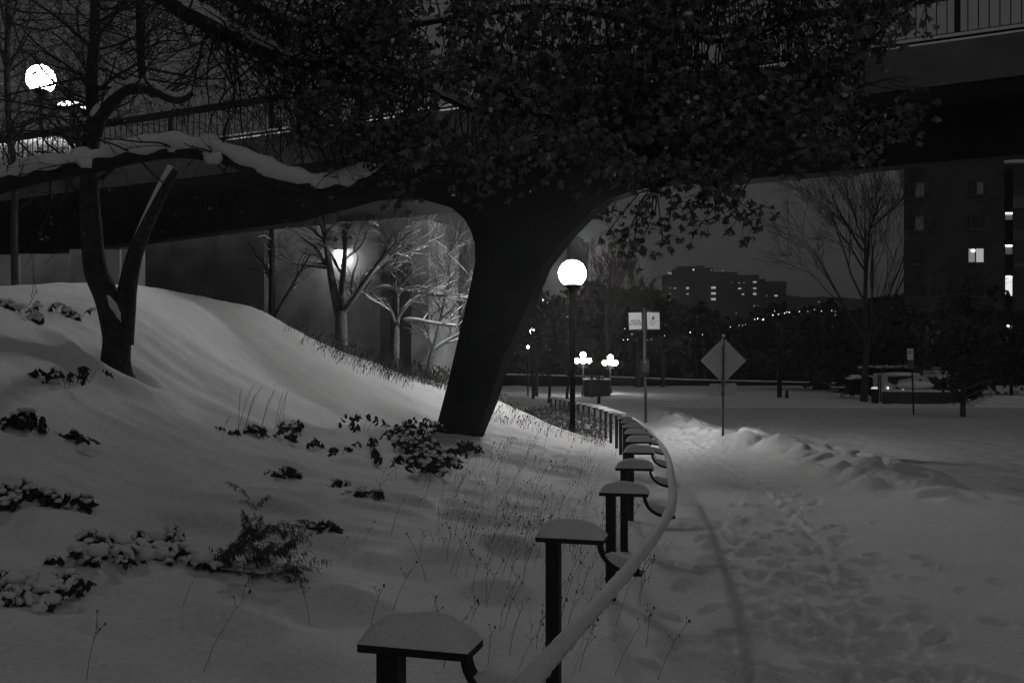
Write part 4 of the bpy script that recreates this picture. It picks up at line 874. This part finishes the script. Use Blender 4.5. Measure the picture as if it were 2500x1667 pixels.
def shrub(label, spots, leaf=.07, n=5, snow=.4, seed=0, cat='shrub', name='low_shrub', height=.25, stalks=0, laden=False):
    rg = random.Random(seed); g0 = G(*spots[0]); o = thing(name, label, cat, g0); st_ = MB(); sn_ = MB(); it = []
    for (px, py) in spots:
        g = G(px, py)
        for k in range(n):
            a = rg.uniform(0, 6.28); L_ = height*rg.uniform(.45, 1.2); h_ = V(math.cos(a), math.sin(a), 0); lean = rg.uniform(.3, .9)
            p0 = g+V(rg.gauss(0, .05), rg.gauss(0, .05), -.04)
            pts = [p0, p0+h_*L_*lean*.35+V(0, 0, L_*.55), p0+h_*L_*lean*.75+V(0, 0, L_*.85), p0+h_*L_*lean*1.15+V(0, 0, L_*.78), p0+h_*L_*lean*1.4+V(0, 0, L_*.55)]
            pts = catmull(pts, 2); st_.tube(pts, lin(.0035, .0015, len(pts)), 4, False)
            for j in range(rg.randint(5, 9)):
                q = pts[rg.randint(3, len(pts)-1)]+V(rg.gauss(0, .015), rg.gauss(0, .015), rg.gauss(0, .01)); s_ = leaf*rg.uniform(.6, 1.35)
                ya = rg.uniform(0, 6.28); ti = rg.uniform(.5, 1.5); it.append((q, s_, ya, ti, rg.uniform(-.7, .7)))
                if laden and rg.random() < .5:
                    d = Matrix.Rotation(ya, 3, 'Z') @ Matrix.Rotation(ti*.45, 3, 'X') @ V(0, -1, 0); w = s_*rg.uniform(.18, .32)
                    b_ = q+V(0, 0, w*.5); sn_.tube([b_-d*w*.6, b_, b_+d*s_*.35+V(0, 0, w*.15), b_+d*s_*.8, b_+d*(s_*.8+w*.7)], [w*.35, w*.9, w, w*.8, w*.25], 8)
                elif rg.random() < snow*.35:
                    w = s_*rg.uniform(.25, .5); sn_.blob(q+V(0, 0, w*.3), w, w*.8, w*.5, 8, 5, .22, rg)
        if laden:
            for k in range(1): w = leaf*rg.uniform(.5, .9); sn_.blob(g+V(rg.gauss(0, .07), rg.gauss(0, .07), height*rg.uniform(.2, .75)), w*1.3, w, w*.75, 10, 6, .2, rg)
    for k in range(stalks):
        g = G(spots[k % len(spots)][0]+rg.uniform(-40, 60), spots[k % len(spots)][1]+rg.uniform(-6, 10)); L_ = rg.uniform(.45, .8); lx = rg.uniform(.05, .45)*L_
        st_.tube([g-V(0, 0, .05), g+V(lx*.35, 0, L_*.4), g+V(lx*.6, 0, L_*.75), g+V(lx, 0, L_)], [.003, .0025, .002, .0015], 4, False)
        for j in range(14): q = g+V(lx*(.35+.045*j), 0, L_*(.4+.042*j)); st_.tube([q, q+V(rg.uniform(-.012, .012), 0, .018)], .002, 3, False)
    ovalmesh('leaves', it, LEAFD, o); fixp(st_.build('stems', STALK, o))['kind'] = 'stuff'
    if sn_.v: fixp(sn_.build('snow', SNOWC, o, True))
    return o
shrub('largest leafy shrub with snow between its leaves just before the slanted pier', [(980, 1088), (1010, 1075), (1040, 1092), (1012, 1112), (1050, 1112), (1062, 1138), (1035, 1152), (1085, 1122), (1120, 1104), (1145, 1112), (1020, 1132), (1065, 1158), (990, 1060), (1000, 1098), (1078, 1142)], .10, 9, .7, 1, height=.33)
shrub('leaf tuft against the foot of the slanted pier', [(1095, 1046), (1125, 1052)], .09, 6, .7, 2, height=.26)
shrub('drooping leafy stems left of the largest shrub', [(860, 1052), (885, 1054), (905, 1130), (895, 1095)], .10, 4, .3, 3, height=.38)
shrub('tall leafy tuft on the drift left of the pier foot', [(1015, 1058), (1030, 1064)], .10, 8, .4, 4, height=.38)
shrub('row of hanging leaves left of the drooping stems', [(775, 1092), (800, 1100), (825, 1110)], .10, 3, .1, 5, height=.20)
shrub('leaf tuft right of the tall thin stalks', [(690, 1052), (715, 1050), (705, 1075)], .10, 5, .5, 6, height=.22)
shrub('tall thin dry stalks rising from a low leaf tuft on the slope', [(570, 1062), (610, 1060), (630, 1066)], .085, 4, .4, 7, height=.18, stalks=9)
shrub('low dark leaves half buried below the largest shrub', [(825, 1190), (865, 1208), (900, 1212)], .085, 6, .8, 8, height=.13)
shrub('upright leafy sprig below the forked tree', [(100, 935)], .09, 3, .0, 9, height=.30, name='leafy_sprig')
shrub('slanting leafy sprigs below and left of the forked tree base', [(160, 948), (185, 932), (212, 938)], .08, 3, .0, 19, height=.26, name='leafy_sprig')
shrub('dark leaf clump at the left edge in mid slope', [(22, 1040), (45, 1038), (95, 1055)], .10, 5, .3, 10, height=.20)
shrub('single bent sprig with leaves at its tip on the left slope', [(170, 1078), (186, 1080)], .09, 3, .1, 11, height=.18, name='leafy_sprig')
shrub('snow laden low shrub left of the forked tree', [(30, 757), (60, 772), (90, 788)], .09, 5, .9, 12, height=.22, laden=True)
shrub('small snow laden shrub just left of the forked tree base', [(150, 767), (182, 780)], .085, 5, .8, 13, height=.22, laden=True)
shrub('snowy leaf clump at the left edge, middle of the foreground', [(25, 1212), (70, 1214), (120, 1222), (165, 1238), (5, 1240)], .09, 6, .9, 14, height=.16)
shrub('widest snow laden shrub in the left foreground beside the wispy bush', [(225, 1328), (262, 1340), (310, 1352), (355, 1356), (400, 1362), (440, 1378), (200, 1380), (500, 1384), (385, 1330), (340, 1380), (285, 1378)], .075, 5, .9, 15, height=.17, laden=True)
shrub('snow laden shrub at the lower left edge', [(30, 1445), (75, 1450), (120, 1450), (155, 1464), (60, 1482), (110, 1484)], .072, 5, .9, 16, height=.17, laden=True)
shrub('small leaf tuft behind the wispy bush', [(680, 1166), (700, 1162)], .085, 6, .2, 17, height=.14)
shrub('small leaf tuft right of the wispy bush', [(770, 1292), (795, 1294)], .07, 6, .3, 18, height=.12)
# wispy dead bush
rg = random.Random(77); g = G(478, 1385); o = thing('wispy_bush', 'wispy dried bush leaning right in the left foreground', 'shrub', g); m_ = MB(); it = []
def wisp(p, d, L_, r, lvl):
    pts = [p]; 
    for i in range(6): d = (d+V(rg.gauss(0, .12), rg.gauss(0, .08), rg.gauss(-.05, .1))).normalized(); pts.append(pts[-1]+d*L_/6)
    m_.tube(pts, lin(r, r*.5, 7), 4, False)
    for q in pts[2:]:
        for k in range(2 if lvl < 2 else 1):
            c_ = q+V(rg.gauss(0, .012), rg.gauss(0, .012), rg.gauss(-.01, .01)); w = rg.uniform(.012, .03); m_.tube([q, c_+V(0, 0, -w*.3), c_+V(w*.4, 0, -w)], [.0012, .0028, .001], 3, False)
    if lvl > 0:
        for k in range(rg.randint(3, 5)):
            i = rg.randint(1, 6); wisp(pts[i], (d+V(rg.uniform(-.6, .6), rg.uniform(-.5, .5), rg.uniform(-.4, .5))).normalized(), L_*rg.uniform(.4, .7), r*.6, lvl-1)
for (tx_, tz) in ((.95, .3), (.9, .48), (.7, .75), (1., .10), (1., .22), (.85, .58), (.95, .4), (.95, .15)): wisp(g+V(rg.uniform(-.02, .03), 0, -.03), V(tx_, rg.uniform(-.2, .2), tz), rg.uniform(.40, .58), .0045, 3)
fixp(m_.build('stems', STALK, o))
# upright seed stalks, separately standing
rg = random.Random(101); gnum = 0
def stalk_mesh(seed, L_):
    r = random.Random(seed); m = MB(); lx = r.uniform(.15, .65)*L_; pts = [V(0, 0, -.05), V(lx*.3, 0, L_*.35), V(lx*.62, r.uniform(-.02, .02), L_*.7), V(lx, 0, L_)]; m.tube(pts, [.0019, .0017, .0014, .001], 4, False)
    k = r.random()
    if k < .5: m.blob(pts[-1], .007, .007, .012, 7, 5, .2, r)
    for j in range(r.randint(1, 4)):
        a = pts[2].lerp(pts[3], r.uniform(-.3, .8)); b = a+V(r.uniform(-.05, .05), r.uniform(-.02, .02), r.uniform(.03, .08)); m.tube([a, b], [.0017, .0012], 3, False); m.blob(b, .004, .004, .008, 6, 4, .2, r)
    return m
ST = [stalk_mesh(s, 1.0*random.Random(s).uniform(.22, .4)) for s in range(10)]
SD = []
named = [(440, 1480, 'lone seed stalk in the lower left foreground'), (208, 1660, 'forked dry sprig at the bottom edge, left'), (488, 1640, 'short dry sprig at the bottom edge, left of centre'), (760, 1530, 'thin forked stalk left of the nearest fence post'), (540, 1085, 'bent bare twig on the middle of the slope'), (1045, 1420, 'bent forked stalk above the nearest fence post'), (955, 1490, 'long leaning stalk behind the nearest snow cap'), (1240, 1600, 'curved stalk between the two nearest posts'), (1150, 1450, 'tuft of crossing stalks between the two nearest posts'), (1410, 1640, 'seed stalks under the handrail near the bottom'), (1600, 1660, 'dry sprig in the snow right of the handrail'), (1560, 1480, 'leaning seed stalk right of the second post')]
def inst(mb, g, yaw, sc, name, label, cat='dry stalk', group=None):
    o = mb if isinstance(mb, bpy.types.Object) else None
    if o is None:
        me = MESHC.get(id(mb))
        if me is None:
            t = mb.build('seed_stalk', STALK, None); me = t.data; bpy.data.objects.remove(t); MESHC[id(mb)] = me
        o = bpy.data.objects.new(name, me); COL.objects.link(o)
    o.location = g; o.rotation_euler = (0, 0, yaw); o.scale = (sc, sc, sc); tag(o, label, cat, group); return o
MESHC = {}
for i, (px, py, lab) in enumerate(named): inst(ST[i % 10], G(px, py), rg.uniform(-.3, .3)+(3.1 if i in (3, 5) else 0), rg.uniform(.9, 1.2), 'seed_stalk', lab, group='dry stalks standing in the snow')
n_ = 0
while n_ < 190:
    px = rg.gauss(1280, 190); py = rg.uniform(1085, 1660)
    if px < 880 or px > 1660: continue
    g = G(px, py); u = float(np.interp(g.y, _fy, _fx))-g.x
    if u < -.9 or (u < 0 and rg.random() < .6): continue
    if py > 1400 and rg.random() < .5: continue
    inst(ST[rg.randint(0, 9)], g, rg.gauss(0, .5), rg.uniform(.6, 1.15), 'seed_stalk', 'thin dry seed stalk leaning in the snow on the bank beside the fence', group='scattered seed stalks on the bank'); n_ += 1
# fine dead grass: far side of the bank by the lamp, crest under the snowy trees, near tufts
m_ = MB(); rg = random.Random(111)
def tuft(g, n, h, r=.003, sp=.05, lean=.3):
    for k in range(n):
        p = g+V(rg.gauss(0, sp), rg.gauss(0, sp), -.03); L_ = h*rg.uniform(.4, 1.2); dx = rg.gauss(.35, lean)*L_; dy = rg.gauss(0, lean)*L_*.5
        m_.tube([p, p+V(dx*.4, dy*.4, L_*.6), p+V(dx, dy, L_)], [r, r*.8, r*.4], 3, False)
        if rg.random() < .5: q = p+V(dx, dy, L_); s = r*3.2; m_.v += [q+V(-s, 0, -s*2), q+V(s, 0, -s), q+V(s*.5, 0, s*2.6), q+V(-s, 0, s)]; b = len(m_.v)-4; m_.f.append((b, b+1, b+2, b+3))
GSN = MB()
for k in range(1250):
    y = rg.uniform(30.8, 46); fx = float(np.interp(y, _fy, _fx)); x = fx-.3-abs(rg.gauss(0, 2.0)); tuft(V(x, y, GH(x, y)), 4, .45, .005, .14)
for k in range(150):
    px = rg.uniform(1120, 1500); y = rg.uniform(26, 31); x = (px-CX)/F*y; 
    if float(np.interp(y, _fy, _fx))-x > .3: tuft(V(x, y, GH(x, y)), 3, .28, .004, .08)
for k in range(300):
    px = 690+400*rg.random()**.6; t = (px-690)/400; y = float(np.interp(px, [690, 846, 1044, 1090], [26.0, 27.3, 29, 29.3]))-rg.uniform(0, 2.0)*rg.random(); x = (px-CX)/F*y; tuft(V(x, y, GH(x, y)), 3, .22+.25*t, .005, .10)
for k in range(150):
    px = rg.gauss(1330, 150); py = rg.uniform(1080, 1350); g = G(px, py); u = float(np.interp(g.y, _fy, _fx))-g.x
    if u > .1: tuft(g, 5, .16, .0016, .07)
for k in range(500):
    y = rg.uniform(30.8, 44); fx = float(np.interp(y, _fy, _fx)); x = fx-.3-abs(rg.gauss(0, 2.0)); GSN.blob(V(x, y, GH(x, y)+rg.uniform(.08, .42)), rg.uniform(.02, .07), .05, rg.uniform(.015, .04), 7, 5, .3, rg)
tag(GSN.build('snow_on_grass', SNOWC, None, True), 'flecks of snow caught in the dead grass behind the lamp pole', 'snow', kind='stuff')
tag(m_.build('dead_grass', STALK, None), 'dead grass and weeds poking through the snow on the bank', 'grass', kind='stuff')

# ------------------------------------------------------------ camera, world, light
cam = bpy.data.cameras.new('camera'); co = bpy.data.objects.new('camera', cam); COL.objects.link(co); co.location = (0, 0, CAMZ); co.rotation_euler = (math.pi/2, 0, 0)
cam.sensor_width = 36; cam.lens = F/2500*36; cam.clip_end = 3000; cam.clip_start = .1; SC.camera = co
w = bpy.data.worlds.new('World'); SC.world = w; w.use_nodes = True; nt = w.node_tree; N = nt.nodes; L = nt.links; bg = N['Background']
sky = N.new('ShaderNodeTexSky'); sky.sky_type = 'NISHITA'; sky.sun_disc = False; sky.sun_elevation = math.radians(12); sky.sun_rotation = math.radians(200); sky.dust_density = 6; sky.air_density = 1.5
bw = N.new('ShaderNodeRGBToBW'); L.new(sky.outputs[0], bw.inputs[0])
mx = N.new('ShaderNodeMath'); mx.operation = 'POWER'; mx.inputs[1].default_value = .25; L.new(bw.outputs[0], mx.inputs[0])
L.new(mx.outputs[0], bg.inputs['Color']); bg.inputs['Strength'].default_value = .032
sun = bpy.data.lights.new('soft_skyglow', 'SUN'); sun.energy = .12; sun.angle = math.radians(70); so = bpy.data.objects.new('soft_skyglow', sun); COL.objects.link(so); so.rotation_euler = (math.radians(44), 0, math.radians(38))
hz = MB(); hz.box(V(0, 180, 18), 1300, 640, 90); hm = bpy.data.materials.new('haze'); hm.use_nodes = True; hn = hm.node_tree; hn.nodes.remove(hn.nodes['Principled BSDF'])
vp = hn.nodes.new('ShaderNodeVolumePrincipled'); vp.inputs['Density'].default_value = HAZE; vp.inputs['Color'].default_value = (.9, .9, .9, 1); vp.inputs['Anisotropy'].default_value = .7
hn.links.new(vp.outputs[0], hn.nodes['Material Output'].inputs['Volume'])
if HAZE: tag(hz.build('haze', hm, None), 'thin cold night mist', None, None, 'stuff')
SC.view_settings.view_transform = 'Standard'; SC.view_settings.look = 'None'; SC.view_settings.exposure = 0; SC.view_settings.gamma = 1
SC.cycles.use_denoising = True; SC.cycles.max_bounces = 6; SC.cycles.sample_clamp_indirect = 3; SC.cycles.use_light_tree = True
